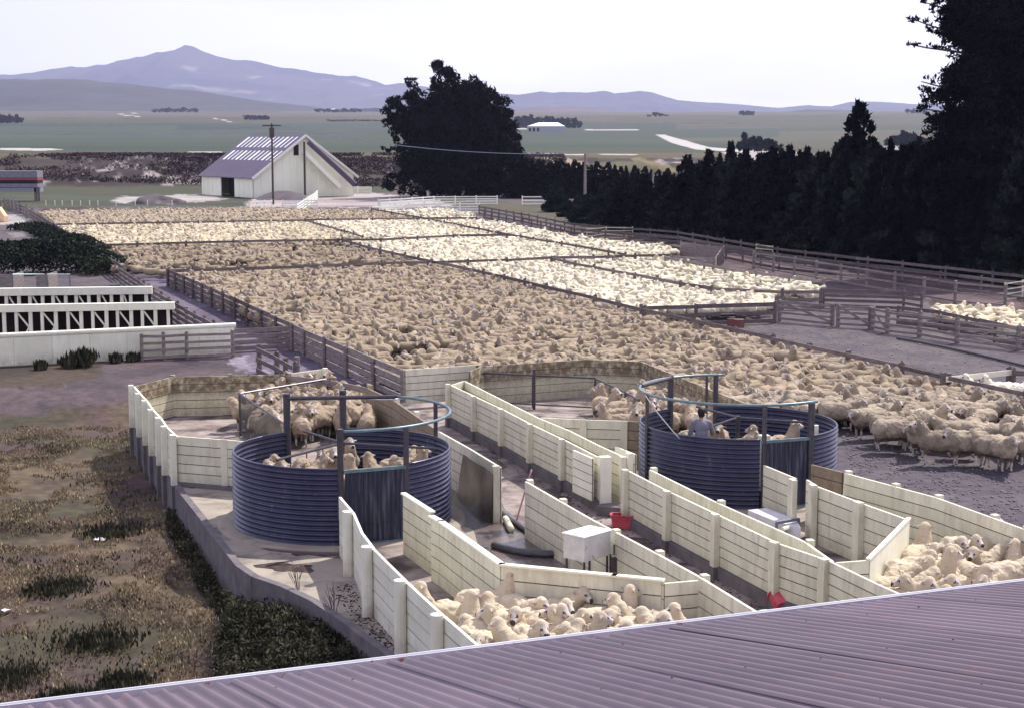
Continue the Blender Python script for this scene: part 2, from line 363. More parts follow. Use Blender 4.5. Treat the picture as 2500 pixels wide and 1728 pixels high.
fband(455,500,(84,92,62),(96,98,70),.05,x1=960,w=5)
m=(far&(py>385)&(py<452)); rk=np.clip((vnoise(X,Y*.6,.22,5,77)-.63)/.05,0,1)[...,None]*(vnoise(X,Y,.03,3,78)[...,None]>.46); C[m]=(C+(rgb((205,190,190))-C)*rk)[m]
for x0,x1,y0,y1,c,c2,sl in [(-2000,430,304,318,(70,96,70),(84,106,78),.004),(700,1250,306,316,(62,88,74),(72,98,78),-.003),(1300,1900,320,342,(66,94,78),(58,86,70),.01),(1700,2600,296,306,(96,100,70),(88,94,70),.003),(1900,2600,318,330,(84,96,70),(74,90,66),.012),(-2000,300,286,296,(100,112,86),(112,116,92),-.002),(900,1500,288,297,(116,106,88),(104,100,82),.0)]:
    fband(y0,y1,c,c2,.003,x0=x0,x1=x1,w=3,sl=sl)
for x0,x1,y0,th_,sl in [(-2000,900,303,1.3,.003),(-2000,880,331,1.0,-.004),(900,1800,301,1.2,.0),(1640,2600,312,1.2,.006),(1700,2600,296,1.0,.002),(300,1000,319,.8,.012),(-2000,2600,372,1.4,.0),(-2000,2600,288,.9,.001)]:
    fband(y0,y0+th_,(58,62,52),(70,70,58),.02,x0=x0,x1=x1,w=.6,sl=sl)
def blob2(poly,c,c2=None): zone(poly,c,c2,useq=False,s=.02)
blob2([(0,362),(120,363),(160,366),(100,369),(0,367)],(240,236,230))
blob2([(460,371),(540,371),(540,374),(460,373)],(235,230,225))
blob2([(1280,374),(1430,376),(1430,380),(1340,379)],(230,222,215)); blob2([(1460,376),(1560,377),(1550,380),(1470,379)],(225,218,210))
blob2([(1300,383),(1380,385),(1440,400),(1420,412),(1340,396)],(232,214,196),(200,184,160))
blob2([(1540,388),(1560,384),(1660,415),(1640,424),(1560,402)],(150,134,96)); blob2([(1430,400),(1560,392),(1640,424),(1500,412)],(118,112,82))
blob2([(1600,329),(1625,330),(1680,346),(1730,360),(1830,368),(1900,372),(1900,378),(1790,371),(1700,366),(1640,350)],(244,240,236))
blob2([(1760,372),(1950,372),(2000,380),(1980,395),(1800,392)],(214,206,208)); blob2([(2160,357),(2240,357),(2240,366),(2160,366)],(190,184,196))
blob2([(1430,316.5),(1560,316.5),(1560,318.5),(1430,318.5)],(240,236,232)); blob2([(1230,313),(1290,314),(1290,317),(1230,316)],(240,236,232))
for x0,y0 in [(285,278),(300,282),(318,276),(325,284),(312,281),(520,289),(540,293),(551,297)]:
    blob2([(x0,y0),(x0+14,y0),(x0+17,y0+2.5),(x0+3,y0+2)],(232,222,214))
nr,ncx=X.shape; idx=np.arange(nr*ncx).reshape(nr,ncx)
fq=np.stack([idx[:-1,:-1],idx[:-1,1:],idx[1:,1:],idx[1:,:-1]],-1).reshape(-1,4)[:,::-1]
M['ground']=mat('ground_soil',(.1,.1,.1),.92,attr='Col',bump=.7,bscale=9,col3=None)
def modulate(m, scale, lo, hi, dark):
    t=m.node_tree; b=t.nodes['Principled BSDF']; src=b.inputs['Base Color'].links[0].from_socket
    geo=N(t,'ShaderNodeNewGeometry'); n=N(t,'ShaderNodeTexNoise',Scale=scale,Detail=8,Roughness=.7); t.links.new(geo.outputs['Position'],n.inputs['Vector'])
    r=N(t,'ShaderNodeMapRange'); r.inputs['From Min'].default_value=lo; r.inputs['From Max'].default_value=hi; r.inputs['To Min'].default_value=dark; r.inputs['To Max'].default_value=1.35
    t.links.new(n.outputs['Fac'],r.inputs['Value']); x=N(t,'ShaderNodeMix',data_type='RGBA',blend_type='MULTIPLY'); x.inputs['Factor'].default_value=1
    t.links.new(src,x.inputs['A']); t.links.new(r.outputs[0],x.inputs['B']); t.links.new(x.outputs['Result'],b.inputs['Base Color'])
modulate(M['ground'],3.2,.33,.68,.55)
o=npmesh('ground',np.stack([X,Y,Z],-1).reshape(-1,3),fq,M['ground'],smooth=True,col=np.concatenate([C.reshape(-1,3),np.ones((X.size,1))],1))
tag(o,'open ground of yards, grass and paddocks','ground',kind='structure')

# hills: each its own raised land form with a front, a crest and a back
def hill(name,pts,D,base_py,depth,c,c2,patch=None,s=.002,rough=6,ns=90,seed=1):
    xs=np.array([p[0] for p in pts],float); ys=np.array([p[1] for p in pts],float)
    gx=np.linspace(xs[0],xs[-1],420); gy=np.interp(gx,xs,ys); K=44; V=[];Cc=[]
    for i in range(K):
        t=i/(K-1)*1.5                       # 0 foot, 1 crest, 1.5 behind
        d=D+(t-1)*depth
        zc=CH+D*(HZ-gy)/F; zb=CH+D*(HZ-base_py)/F-12
        hgt=(zc-zb); prof=min(t,1)**1.25 if t<=1 else math.cos((t-1)*math.pi*.7)
        Xr=(gx-CX)/F*(D*CP-(zc-CH)*SP); 
        n=(vnoise(Xr+0*gx,np.full(gx.shape,d),1/(depth*.35),5,seed)-.5)*hgt*.26*math.sin(min(t,1)*math.pi)
        gul=np.abs(vnoise(Xr,np.full(gx.shape,d*.35),1/(depth*.12),4,seed+4)-.5)*hgt*.35*math.sin(min(t,1)*math.pi)
        z=zb+hgt*prof+n-gul+ (vnoise(Xr,np.full(gx.shape,d),1/55.,3,seed+2)-.5)*rough
        V.append(np.stack([Xr,np.full(gx.shape,d),z],-1))
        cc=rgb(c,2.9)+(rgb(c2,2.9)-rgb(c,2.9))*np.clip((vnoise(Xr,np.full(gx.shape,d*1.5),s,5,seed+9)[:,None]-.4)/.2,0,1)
        if patch: 
            pm=np.clip((vnoise(Xr,np.full(gx.shape,d),patch[1],4,seed+13)[:,None]-patch[2])/.03,0,1); cc=cc+(rgb(patch[0],2.9)-cc)*pm
        Cc.append(cc)
    V=np.array(V); Cc=np.array(Cc); idx=np.arange(K*420).reshape(K,420)
    f=np.stack([idx[:-1,:-1],idx[:-1,1:],idx[1:,1:],idx[1:,:-1]],-1).reshape(-1,4)
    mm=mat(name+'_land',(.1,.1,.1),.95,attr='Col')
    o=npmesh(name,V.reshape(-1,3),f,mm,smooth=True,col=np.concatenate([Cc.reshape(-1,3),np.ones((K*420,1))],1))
    return tag(o,kind='structure')
mount=[(-400,200),(-120,188),(0,185),(26,187),(79,180),(173,166),(184,170),(263,162),(307,148),(340,145),(373,136),(434,125),(447,116),(460,117.5),(487,129),(526,142.5),(570,150),(618,154),(680,169),(746,177),(816,188),(833,190),(864,189.5),(882,193),(939,210),(974,206),(1000,210),(1080,222),(1200,236),(1300,262)]
o=hill('mountain',mount,9000,285,2600,(92,98,128),(116,114,134),((186,174,180),.0030,.72),.0012,16,seed=3); tag(o,'pale blue mountain with a peaked summit on the left skyline','mountain')  # blue in the land colour adds to the distance haze
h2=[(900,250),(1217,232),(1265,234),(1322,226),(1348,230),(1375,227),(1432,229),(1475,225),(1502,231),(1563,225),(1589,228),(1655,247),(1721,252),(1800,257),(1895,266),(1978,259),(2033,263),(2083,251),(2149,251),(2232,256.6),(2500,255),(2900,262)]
o=hill('hill_range',h2,8200,284,1500,(94,98,126),(112,110,132),None,.0015,8,seed=11); tag(o,'low pale blue hill range along the right skyline','hills')  # land colour tinted blue for distance haze here too
h3=[(-900,215),(-300,200),(0,198),(88,196.5),(175,197),(307,207),(395,218),(482,226),(553,237),(658,252),(767,265),(824,273),(900,282)]
o=hill('hill',h3,5200,285,1300,(70,68,66),(88,82,74),None,.002,7,seed=21); tag(o,'broad dark hill sloping down from the left below the mountain','hill')
h4=[(1830,289),(1877,285),(1938,274),(1974,270),(2048,271),(2158,274),(2245,276),(2400,274),(2800,280)]
o=hill('hill',h4,4300,290,700,(92,84,76),(104,94,82),None,.002,4,seed=31); tag(o,'low brown rise in front of the right skyline beside the tall pine','hill')
h5=[(1150,279),(1221,270),(1300,263),(1390,262),(1450,266),(1519,275),(1600,282)]
o=hill('hill',h5,6000,287,500,(140,120,104),(120,104,96),None,.003,4,seed=41); tag(o,'sandy cliff line right of the big pine clump under the hills','hill')

# concrete floor of the dip yards
def prism(name,poly,z0,z1,m,**k):
    n=len(poly); b=MB(); vs=[(p[0],p[1],z1) for p in poly]+[(p[0],p[1],z0) for p in poly]
    a=sum(poly[i][0]*poly[(i+1)%n][1]-poly[(i+1)%n][0]*poly[i][1] for i in range(n))
    top=tuple(range(n)); fs=[top if a>0 else top[::-1]]
    for i in range(n):
        j=(i+1)%n; q=(i,i+n,j+n,j); fs.append(q if a>0 else q[::-1])
    b.add(vs,fs); return b.build(name,m,**k)
E0=W(1101,939,H); Gs=W(1146,906,H)
right_side=[W(1166,889.5,H),W(1301,885,H),W(1430.7,877,H),W(1566,882,H),W(1634,909,H),W(1745,954,H),W(1819,982,H),W(2064,1153,H),W(2285,1212,H),W(2500,1289,H),W(2900,1430,H),W(2700,1750,H),W(1300,1800,H)]
# one pale slab under tank 1 and its apron, muddy lanes on the rest: all one poured floor, separate sheets 4 mm apart
floor_all=[p for p in slab_poly[:-1]]+right_side
o=prism('concrete_floor',floor_all,-.75,.0,[M['muddy']]); tag(o,'dusty concrete floor under the white board pens','floor',kind='structure')
ap=[W(x,y,0) for x,y in [(436,1178),(450,1202),(504,1269),(516,1287),(594,1384),(633,1411),(703,1435),(777,1470),(855,1519),(1000,1570),(905,1430),(870,1400),(850,1340),(1090,1300),(1240,1390),(1180,1240),(1090,1120),(600,1165)]]
o=prism('apron_slab',ap,-.02,.006,[M['slab']]); tag(o,'smooth pale slab around the left round tank','slab',kind='structure')
wp=[W(x,y,0) for x,y in [(1120,1180),(1200,1215),(1290,1290),(1400,1375),(1460,1400),(1440,1400),(1300,1395),(1235,1400),(1170,1340),(1150,1270)]]
o=prism('wet_floor',wp,-.02,.010,[M['wet']]); tag(o,'wet puddled slab in the triangular yard beside the white box','floor',kind='structure')
for cx_,cy_,rx,ry,sd in [(1150,1240,60,60,1),(1175,1130,45,22,2),(760,1345,90,14,3),(1340,1215,60,18,4),(1560,1330,50,16,5),(500,1180,50,9,6),(1690,1420,40,10,7),(930,1400,26,30,8),(700,1385,60,12,9)]:
    rn_=random.Random(sd); P_=[]
    for k_ in range(22):
        a_=-2*math.pi*k_/22; q_=1+.28*math.sin(2*a_+sd)+.2*math.sin(5*a_+sd*2)+rn_.uniform(-.08,.08); P_.append(W(cx_+rx*q_*math.cos(a_),cy_-ry*q_*math.sin(a_),0))
    o=prism('puddle',P_[::-1],-.02,.0125+sd*.0003,[M['puddle']]); tag(o,kind='structure')
# retaining wall along the left edge of the slab
b=MB(); el=[Vector((x,y,0)) for x,y in edge_line[:len(left_edge0)+1]]
for p,q in zip(el[:-1],el[1:]):
    b.beam(p+Vector((-.06,0,-.36)),q+Vector((-.06,0,-.36)),.14,.80)
o=b.build('retaining_wall',M['conc']); tag(o,'dark concrete retaining wall below the slab of the left tank','retaining wall')
# air
# ============================================================= board walls and fences
def XY(pts,z): return [W(x,y,z) for x,y in pts]
def board_wall(label, pts, h=H, z0=.0, nb=5, mats='paint', posts='auto', pside=-1, psz=(.13,.11), plinth=0.0, cap=0.0, group=None, low=None, round_posts=False, th=.045, name='board_wall', psp=2.4, pcol=None, ptop=.03, cat='wall'):
    """weatherboard wall along ground points; low = per-vertex depth the concrete foot reaches below z0"""
    c=sum((Vector((p.x,p.y,0)) for p in pts),Vector())/len(pts)
    t=thing(name,label,cat,(c.x,c.y,z0),group)
    P=[Vector((p.x,p.y,0)) for p in pts]; bh=(h-plinth)/nb
    for a,q in zip(P[:-1],P[1:]):
        d=(q-a); L=d.length; d/=L; n=Vector((-d.y,d.x,0))
        b=MB()
        for i in range(nb):
            zc=z0+plinth+bh*(i+.5); off=random.uniform(-.003,.003)
            segs=[0,L] if L<3 else [0]+sorted(random.sample([L*.3,L*.5,L*.7],1))+[L]
            for s0,s1 in zip(segs[:-1],segs[1:]):
                cc=a+d*((s0+s1)/2)+n*off; cc.z=zc
                b.obox(cc,d*((s1-s0)/2-.002),n*th/2,Vector((0,0,bh/2-.009)),0)
        cc=a+d*L/2; cc.z=z0+plinth+(h-plinth)/2-.006
        b.obox(cc,d*(L/2-.001),n*.010,Vector((0,0,(h-plinth)/2-.012)),1)
        b.build('board_panel',[M[mats],M['gap']],t)
        if plinth or low:
            b=MB(); zb=z0-(low or 0.02); zt=z0+plinth-.004
            cc=a+d*L/2; cc.z=(zb+zt)/2; b.obox(cc,d*(L/2+.04),n*(th/2+.05),Vector((0,0,(zt-zb)/2)))
            b.build('plinth',M['conc'],t)
        if cap:
            b=MB(); cc=a+d*L/2; cc.z=z0+h+.014; b.obox(cc,d*(L/2+.04),n*cap/2,Vector((0,0,.016))); b.build('cap_board',M['paintw'],t)
    if posts=='auto':
        posts=[]
        for a,q in zip(P[:-1],P[1:]):
            L=(q-a).length; k=max(1,round(L/psp))
            for i in range(k): posts.append((a+(q-a)*i/k,(q-a).normalized()))
        posts.append((P[-1],(P[-1]-P[-2]).normalized()))
    elif posts: 
        posts=[(Vector((p.x,p.y,0)),None) for p in posts]
    for p,d in (posts or []):
        if d is None:
            best=min(zip(P[:-1],P[1:]),key=lambda s:(p-((s[0]+s[1])/2)).length); d=(best[1]-best[0]).normalized()
        n=Vector((-d.y,d.x,0))*pside; pc=p+n*(psz[1]/2+th/2+.004)
        b=MB(); zt=z0+h+ptop; zb=z0-(low or 0.0)+.0
        zs=z0+(plinth if plinth else 0)
        if round_posts:
            b.tube([(pc.x,pc.y,z0-.05),(pc.x,pc.y,zt-.02),(pc.x,pc.y,zt)],psz[0]/2,12)
            b.build('post',M[pcol or 'paintw'],t,smooth=False)
        else:
            cc=Vector((pc.x,pc.y,(zs+zt)/2)); b.obox(cc,d*psz[0]/2,n*psz[1]/2,Vector((0,0,(zt-zs)/2)),0)
            if zs>zb+.02:
                cc=Vector((pc.x,pc.y,(zb+zs)/2)); b.obox(cc,d*(psz[0]/2+.006),n*(psz[1]/2+.006),Vector((0,0,(zs-zb)/2-.001)),1)
            b.build('post',[M[pcol or mats],M['conc']],t)
    return t
def rail_fence(label, pts, h=WH, z0=0., nr=4, rw=.15, mats='timber', sp=2.3, post=.13, over=.06, pside=1, group=None, name='timber_fence', cat='fence', skip_ends=False, pth=None, rail_th=.035, end_z=None):
    P=[Vector((p.x,p.y,0)) for p in pts]; c=sum(P,Vector())/len(P)
    t=thing(name,label,cat,(c.x,c.y,z0),group); rnd=random.Random(len(label)+int(c.y))
    for r in range(nr):
        b=MB(); zc=z0+h-rw/2-(h-.10-rw/2)*r/max(1,nr-1) if nr>1 else z0+h-rw/2
        for a,q in zip(P[:-1],P[1:]):
            d=(q-a); L=d.length; d/=L; n=Vector((-d.y,d.x,0)); k=max(1,round(L/4.2))
            for i in range(k):
                s0=L*i/k; s1=L*(i+1)/k
                A=a+d*(s0+.01)+Vector((0,0,zc+rnd.uniform(-.02,.02))); B=a+d*(s1-.01)+Vector((0,0,zc+rnd.uniform(-.02,.02)))
                b.beam(A,B,rail_th,rw*rnd.uniform(.9,1.06))
        b.build('rail',M[mats],t)
    n_=0
    for si,(a,q) in enumerate(zip(P[:-1],P[1:])):
        L=(q-a).length; k=max(1,round(L/sp)); d=(q-a).normalized(); n=Vector((-d.y,d.x,0))*pside
        for i in range(k+(1 if si==len(P)-2 else 0)):
            p=a+(q-a)*i/k+n*(post/2+rail_th/2); zt=z0+h+over*rnd.uniform(.2,1.6); b=MB()
            b.tube([(p.x,p.y,z0-.1),(p.x+rnd.uniform(-.02,.02),p.y,zt-.01),(p.x,p.y,zt)],post/2,7)
            b.build('post',M[pth or mats],t); n_+=1
    return t

# ---- holding pen left of the first tank (octagon)
p1=XY(pen1_top,H)
board_wall('cream board wall with tall dark footed posts on the left of the left holding pen',p1,plinth=.03,low=.74,mats='paintw',posts=p1,pside=-1,psz=(.16,.12),name='pen_wall')
back1=XY([(327.6,942),(421,919),(560.5,916),(692,913)],H)
board_wall('brown soiled board wall across the back of the left holding pen',back1,plinth=.02,low=.6,mats='paints',posts=[back1[1],back1[2]],pside=1,name='pen_wall')
board_wall('stained cream board panel facing the camera between the left holding pen and the slab',XY([(431.6,1063),(555,1072),(640,1079)],H),z0=.10,h=H-.10,nb=5,mats='paints' if 0 else 'paint',posts=XY([(549,1071)],H),pside=-1,psz=(.16,.03),plinth=0,low=.1,ptop=0,name='pen_wall')
board_wall('short pale plank wing running to the race at the back of the left holding pen',XY([(692,913),(789,900)],H),h=.75,z0=H-.75,nb=3,mats='paintw',posts=XY([(789,900)],H),name='pen_wall')
rail_fence('old cream rail fence at the back right corner of the left holding pen',XY([(697,917),(805,927),(895,945)],H),h=H,nr=3,mats='timberl',sp=2.2,post=.2,pth='paints',name='rail_fence')
board_wall('dark stained plank wall on the right side of the left holding pen',XY([(895,945),(962,976),(1050,1037),(1075,1052)],H),mats='paintd',posts=XY([(962,976),(1010,1007)],H),pside=1,pcol='paintw',psz=(.14,.1),name='pen_wall')
board_wall('pale board wall between the end of the timber race and the race walls',XY([(989.5,901.8),(1166.7,889.5)],H),z0=.12,h=H-.12,mats='paint',posts=None,name='pen_wall')
t=board_wall('board wall with dark mud splashes and a leaning sheet right of the left tank',XY([(1067,1048),(1080,1056),(1150,1095),(1222,1139)],H),mats='paint',posts=XY([(1222,1139)],H),pside=-1,psz=(.10,.14),plinth=.0,low=.02,name='pen_wall')
# ---- curved fence at lower left
cv=XY([(830,1210.6),(863.6,1250),(885,1300),(912,1336),(951.5,1376),(994,1418),(1030,1451.6),(1085,1501.6),(1142.5,1551.6),(1179,1582),(1235,1630)],H)
rp=XY([(863.6,1250),(912,1336),(994,1418),(1085,1501.6)],H)
board_wall('curved cream board fence with round posts at lower left of the near sheep pen',cv,mats='paintw',posts=rp,pside=-1,round_posts=True,psz=(.19,.16),ptop=.03,name='pen_wall')
for q in XY([(830,1210.6),(885,1300),(951.5,1376),(1030,1451.6),(1142.5,1551.6)],H):
    pass
# ---- inner wall of the near left pen
inner0=XY([(986,1206),(1054.6,1250)],H)
board_wall('short soiled board wall with peeling paint leading from the gate of the left tank',inner0,h=H,mats='paints' if 0 else 'paint',posts=None,cap=.10,name='pen_wall')
inner=XY([(1054.6,1262),(1076,1274),(1224,1379),(1500,1406),(1615,1417)],H)
board_wall('long capped board wall behind the near left sheep pen with a bright top edge',inner,mats='paint',posts=None,cap=.12,name='pen_wall')
board_wall('small hinged board gate between the near left sheep pen and the middle wall',XY([(1622,1418),(1704,1411)],H),z0=.06,h=H-.08,mats='paint',posts=None,nb=5,name='board_gate',cat='gate')
mid=XY([(1284,1173),(1447.6,1267),(1494,1291),(1600,1347),(1709,1406),(1855,1495.5),(1960,1560)],H)
board_wall('middle board wall with the white meter box fixed to its near side',mid,mats='paint',posts=XY([(1284,1173),(1365,1220),(1494,1295),(1600,1347),(1709,1406),(1855,1495)],H),pside=1,ptop=.02,name='race_wall')
# ---- race wall F (two lengths)
Fw=XY([(1100.8,939),(1163,968),(1230.5,999.5),(1301,1036),(1380,1073),(1466,1117)],H)
board_wall('far length of the near race wall, square posted on a dark plinth',Fw,mats='paint',posts=Fw[:5],pside=-1,psz=(.15,.11),plinth=.25,low=.02,ptop=.025,name='race_wall')
board_wall('loose board gate panel leaning against the open end of the near race wall',[p+Vector((-.16,-.05,0)) for p in XY([(1419,1098),(1466,1118)],H)],z0=.24,h=H-.22,mats='paintw',posts=None,name='board_gate',cat='gate')
b=MB(); q=W(1476,1117,H); 
Pq=thing('gate_post','lone stout cream post with chipped paint at the gap in the near race wall','post',(q.x,q.y,0)); b.obox((q.x,q.y,.62),(.11,.03,0),(-.03,.09,0),(0,0,.53)); b.build('post_shaft',M['paintw'],Pq)
b=MB(); b.obox((q.x+.25,q.y-.3,.10),(.35,-.12,0),(.08,.16,0),(0,0,.10)); b.build('concrete_footing',M['conc'],Pq)
F2=XY([(1535,1147.5),(1638,1199.7),(1756.6,1256),(1900,1324),(2021,1365),(2136,1420),(2212,1454),(2300,1495)],H)
board_wall('near length of the near race wall, square posted, beside the red bins',F2,mats='paint',posts=F2[:5],pside=-1,psz=(.15,.11),plinth=.22,low=.02,ptop=.025,name='race_wall')
# ---- race wall G
board_wall('short board end panel closing the far end of the narrow race',XY([(1103,938),(1132,929)],H),mats='paint',posts=None,name='race_wall')
Gw=XY([(1134.6,929),(1230.5,977),(1315,1019),(1391,1050),(1456,1082.7),(1529.4,1116.5)],H)
board_wall('second long board wall of the narrow race behind the near race wall',Gw,mats='paint',posts=[Gw[5]],pside=-1,plinth=.0,low=.02,name='race_wall')
board_wall('spare board panel leaning behind the end of the second race wall',[p+Vector((.10,.12,0)) for p in XY([(1492.8,1091),(1541,1110)],H)],mats='paintw',posts=XY([(1545,1108)],H),name='board_gate',cat='gate')
# ---- right round holding pen
Bk=XY([(1146,906),(1174,893.7),(1301,885),(1430.7,876.8),(1566,882),(1633.8,909),(1745,954),(1818.7,982.5)],H)
board_wall('long brown soiled board wall curving round the back of the right holding pen',Bk,mats='paints',posts=[Bk[1],Bk[4]],pside=1,name='pen_wall')
board_wall('low board wall with a nailed strip across the front of the right holding pen',XY([(1320.7,1017.8),(1428,1023),(1529,1026)],H),nb=5,mats='paint',posts=XY([(1425,1023),(1524,1026)],H),psz=(.16,.03),ptop=0,name='pen_wall')
board_wall('mud covered board end beside the left rim of the right tank',XY([(1529,1026),(1568,1029)],H),mats='paintd',posts=None,name='pen_wall')
# ---- lane walls right of race F
board_wall('plank wall between the second race and the right tank ending at the white chest',XY([(1587,1144.7),(1751,1225),(1966.7,1321),(1994,1341),(2033,1368)],H),mats='paint',posts=XY([(1587,1144.7),(1751,1225),(1966,1321)],H),pside=1,name='race_wall')
board_wall('short panel of faded boards below the gate of the right tank',XY([(1866,1134),(1944,1166)],H-.05),h=H-.05,mats='paint',posts=XY([(1944,1166)],H),psz=(.2,.1),name='pen_wall')
dR=XY([(1971,1168.7),(1996,1185.6),(2106,1227),(2218,1266.7)],H)
board_wall('faded board wall with two fat posts right of the gate of the right tank',dR,mats='paint',posts=dR[1:3],pside=-1,psz=(.20,.12),name='pen_wall')
board_wall('plain board wall facing right into the near right sheep pen',XY([(2218,1266.7),(2121,1365)],H),nb=1,mats='paintw',posts=None,cap=.07,name='pen_wall')
board_wall('low board closing panel in front of the near right sheep pen corner',XY([(2042,1371),(2121,1365)],H),mats='paint',posts=None,name='board_gate',cat='gate')
board_wall('dark mud stained board panel touching the right side of the right tank',XY([(1982,1132),(2058,1151)],H),mats='paintd',posts=None,name='pen_wall')
Or=XY([(2064,1153),(2285,1212),(2500,1289),(2760,1390)],H)
board_wall('outermost long board wall along the gravel yard at lower right',Or,mats='paint',posts=XY([(2064,1153),(2180,1184),(2285,1212),(2420,1260),(2500,1289)],H),pside=1,name='pen_wall')
b=MB(); q=W(1862,1232,0); t=thing('gate_post','tall pale post on the left of the right tank gate','post',(q.x,q.y,0)); b.obox((q.x,q.y,.74),(.10,.02,0),(-.02,.08,0),(0,0,.74)); b.build('post_shaft',M['paintw'],t)
q=W(1989,1129,.75); b=MB(); t=thing('gate_post','narrow bright cream post against the right side of the right tank','post',(q.x,q.y,0)); b.obox((q.x,q.y,.78),(.055,0,0),(0,.05,0),(0,0,.78)); b.build('post_shaft',M['paintw'],t)
q=W(1710,1090,.35); b=MB(); t=thing('gate_post','cream square post at the entrance of the right tank behind the person','post',(q.x+.3,q.y+.4,0)); q=Vector((W(1713,1031,1.47).x+.10,W(1713,1010,1.47).y,0)); t.location=q; ORG[t.name]=q.copy(); b.obox((q.x,q.y,.74),(.10,.03,0),(-.03,.10,0),(0,0,.74)); b.build('post_shaft',M['paintw'],t)

# ---- timber fences of the drafting yards
rail_fence('close railed timber fence between the main mob and the empty race',XY([(412,658),(520,704),(716,791)],WH),nr=4,rw=.17,sp=2.4,pside=-1)
rail_fence('heavier railed fence from the race foot to the pale board wall',XY([(716,791),(745.6,805),(850,849),(989.5,905)],WH+.06),h=WH+.06,nr=4,rw=.2,sp=2.6,pside=-1,mats='timberl')
rail_fence('leaning timber fence on the left side of the empty race beside the white frames',XY([(291,654),(372,707),(450,752),(540,800)],WH),nr=4,sp=2.0,pside=1)
rail_fence('dark far left boundary fence running up to the far end of the mob',XY([(13,487),(60,505),(131.6,548),(215,597),(298,649)],WH),nr=3,sp=2.2,pside=1,pth='timberl')
rail_fence('timber rail gate with a diagonal brace standing against the white wall',XY([(345.6,819),(400,817),(455,815),(568,812)],WH),nr=4,rw=.10,mats='timberl',sp=1.9,name='timber_gate',cat='gate')
rail_fence('worn rail fence closing the foot of the empty race',XY([(568,803),(716,797)],WH-.05),h=WH-.05,nr=4,mats='timberl',sp=2.9)
rail_fence('short broken timber fence with three posts near the foot of the race',XY([(624.6,846),(667,865),(712,891)],WH),nr=3,sp=1.6,post=.17,mats='timber')
b=MB(); q=W(726,925,0); t=thing('stub_post','single short timber post right of the broken fence','post',(q.x,q.y,0)); b.tube([(q.x,q.y,-.1),(q.x,q.y,.72)],.09,8); b.build('post_shaft',M['timberl'],t)
rail_fence('farthest cross fence between the first and second rows of pens',XY([(131.6,546),(570,538.6),(745.6,536),(800,534),(1019,531.6),(1164,530.7)],WH),nr=2,sp=3.2)
rail_fence('second cross fence in front of the pale row of pens',XY([(215,597),(570,587.7),(824.6,583),(931.6,583),(1107,573.7),(1238.6,572)],WH),nr=2,sp=3.0,post=.17)
rail_fence('third cross fence along the back of the main mob',XY([(412,658),(745.6,648),(931.6,640),(1045.6,638),(1238.6,631.6),(1348,627),(1651,620.6)],WH),nr=2,sp=3.0,post=.16)
rail_fence('short lengthwise fence splitting the pale pens on the left',XY([(745.6,536),(883,574.6)],WH),nr=2,sp=3.4)
rail_fence('long lengthwise fence along the right side of the main mob, far length',XY([(833,582),(896.5,601.8),(1086,642),(1226,672),(1447,723.7),(1568,752.6)],WH),nr=3,sp=2.6,post=.17)
rail_fence('dark rail fence between the main mob and the empty gravel yard',XY([(1568,752.6),(1710,783),(1881.6,821),(2063,860.5),(2194.7,889.5),(2307,915.5),(2500,957),(2700,1000)],WH),nr=2,sp=2.5,post=.2,rw=.13)
rail_fence('lengthwise fence from the far corner to the board gates on the right',XY([(905,508.8),(1045.6,533),(1238.6,570),(1523.7,618)],WH),nr=2,sp=2.7,post=.15)
rail_fence('lengthwise fence between the two white mobs on the right',XY([(1348,628),(1400,641),(1544.7,667),(1658,688),(1737,701),(1910.5,709),(2005,709)],WH),nr=3,sp=2.5,post=.17)
rail_fence('cross fence with wide gaps at the near end of the white mob',XY([(1568,748.7),(1702.6,744.7),(1894.7,738)],WH),nr=3,sp=2.6,post=.17,rw=.17)
rail_fence('low fence with a flat top plank behind the white mob on the right',XY([(1621,626),(1768,652.6),(2008,683)],WH),nr=2,sp=3.0,mats='timberl')
rail_fence('solid railed fence between the white mob pen and the crossing gates',XY([(2010.5,705),(2202.6,710.5),(2247,717)],WH),nr=4,sp=2.6,rw=.13,mats='timber')
for k,(a,q_,lab) in enumerate([((1900,734),(2029,744.7),'left timber gate with a diagonal brace facing the empty gravel yard'),((2045,746),(2123,750),'middle timber gate with a diagonal brace facing the empty gravel yard'),((2126,751),(2163,758),'narrow timber gate beside the double posts of the empty gravel yard')]):
    g=rail_fence(lab,XY([a,q_],WH),nr=4,rw=.10,sp=9,mats='timberl',post=.18,name='timber_gate',cat='gate')
    b=MB(); A,B=XY([a,q_],WH); b.beam(A+Vector((0,-.05,0)),Vector((B.x,B.y-.05,.15)),.03,.10); b.build('brace',M['timberl'],g)
rail_fence('sturdy four rail fence along the right side of the empty gravel yard',XY([(2163,760),(2240,768),(2334,781.6),(2484,797),(2620,808)],WH),nr=4,rw=.10,sp=2.6,post=.2,mats='timberl')
rail_fence('rail fence along the near side of the small white mob at far right',XY([(2190,748),(2290,757),(2500,800)],WH-.1),h=WH-.1,nr=3,sp=2.5,mats='timber')
rail_fence('outer boundary fence along the foot of the conifer row',XY([(1168,503),(1290,524),(1400,546),(1653.5,565),(1894.7,605),(2200,640),(2421,663),(2600,682)],WH),nr=3,sp=3.0,mats='timber')
rail_fence('second long lane fence just inside the boundary fence',XY([(1180,512),(1420,560),(1660,580),(1900,623),(2200,652),(2500,690)],WH),nr=2,sp=3.2,mats='timber')
rail_fence('third lane fence with tall posts behind the crossing gates',XY([(1837,616),(1990,638),(2180,668),(2330,690),(2452,700)],WH+.1),h=WH+.1,nr=3,rw=.08,sp=2.9,post=.16,mats='timberl')
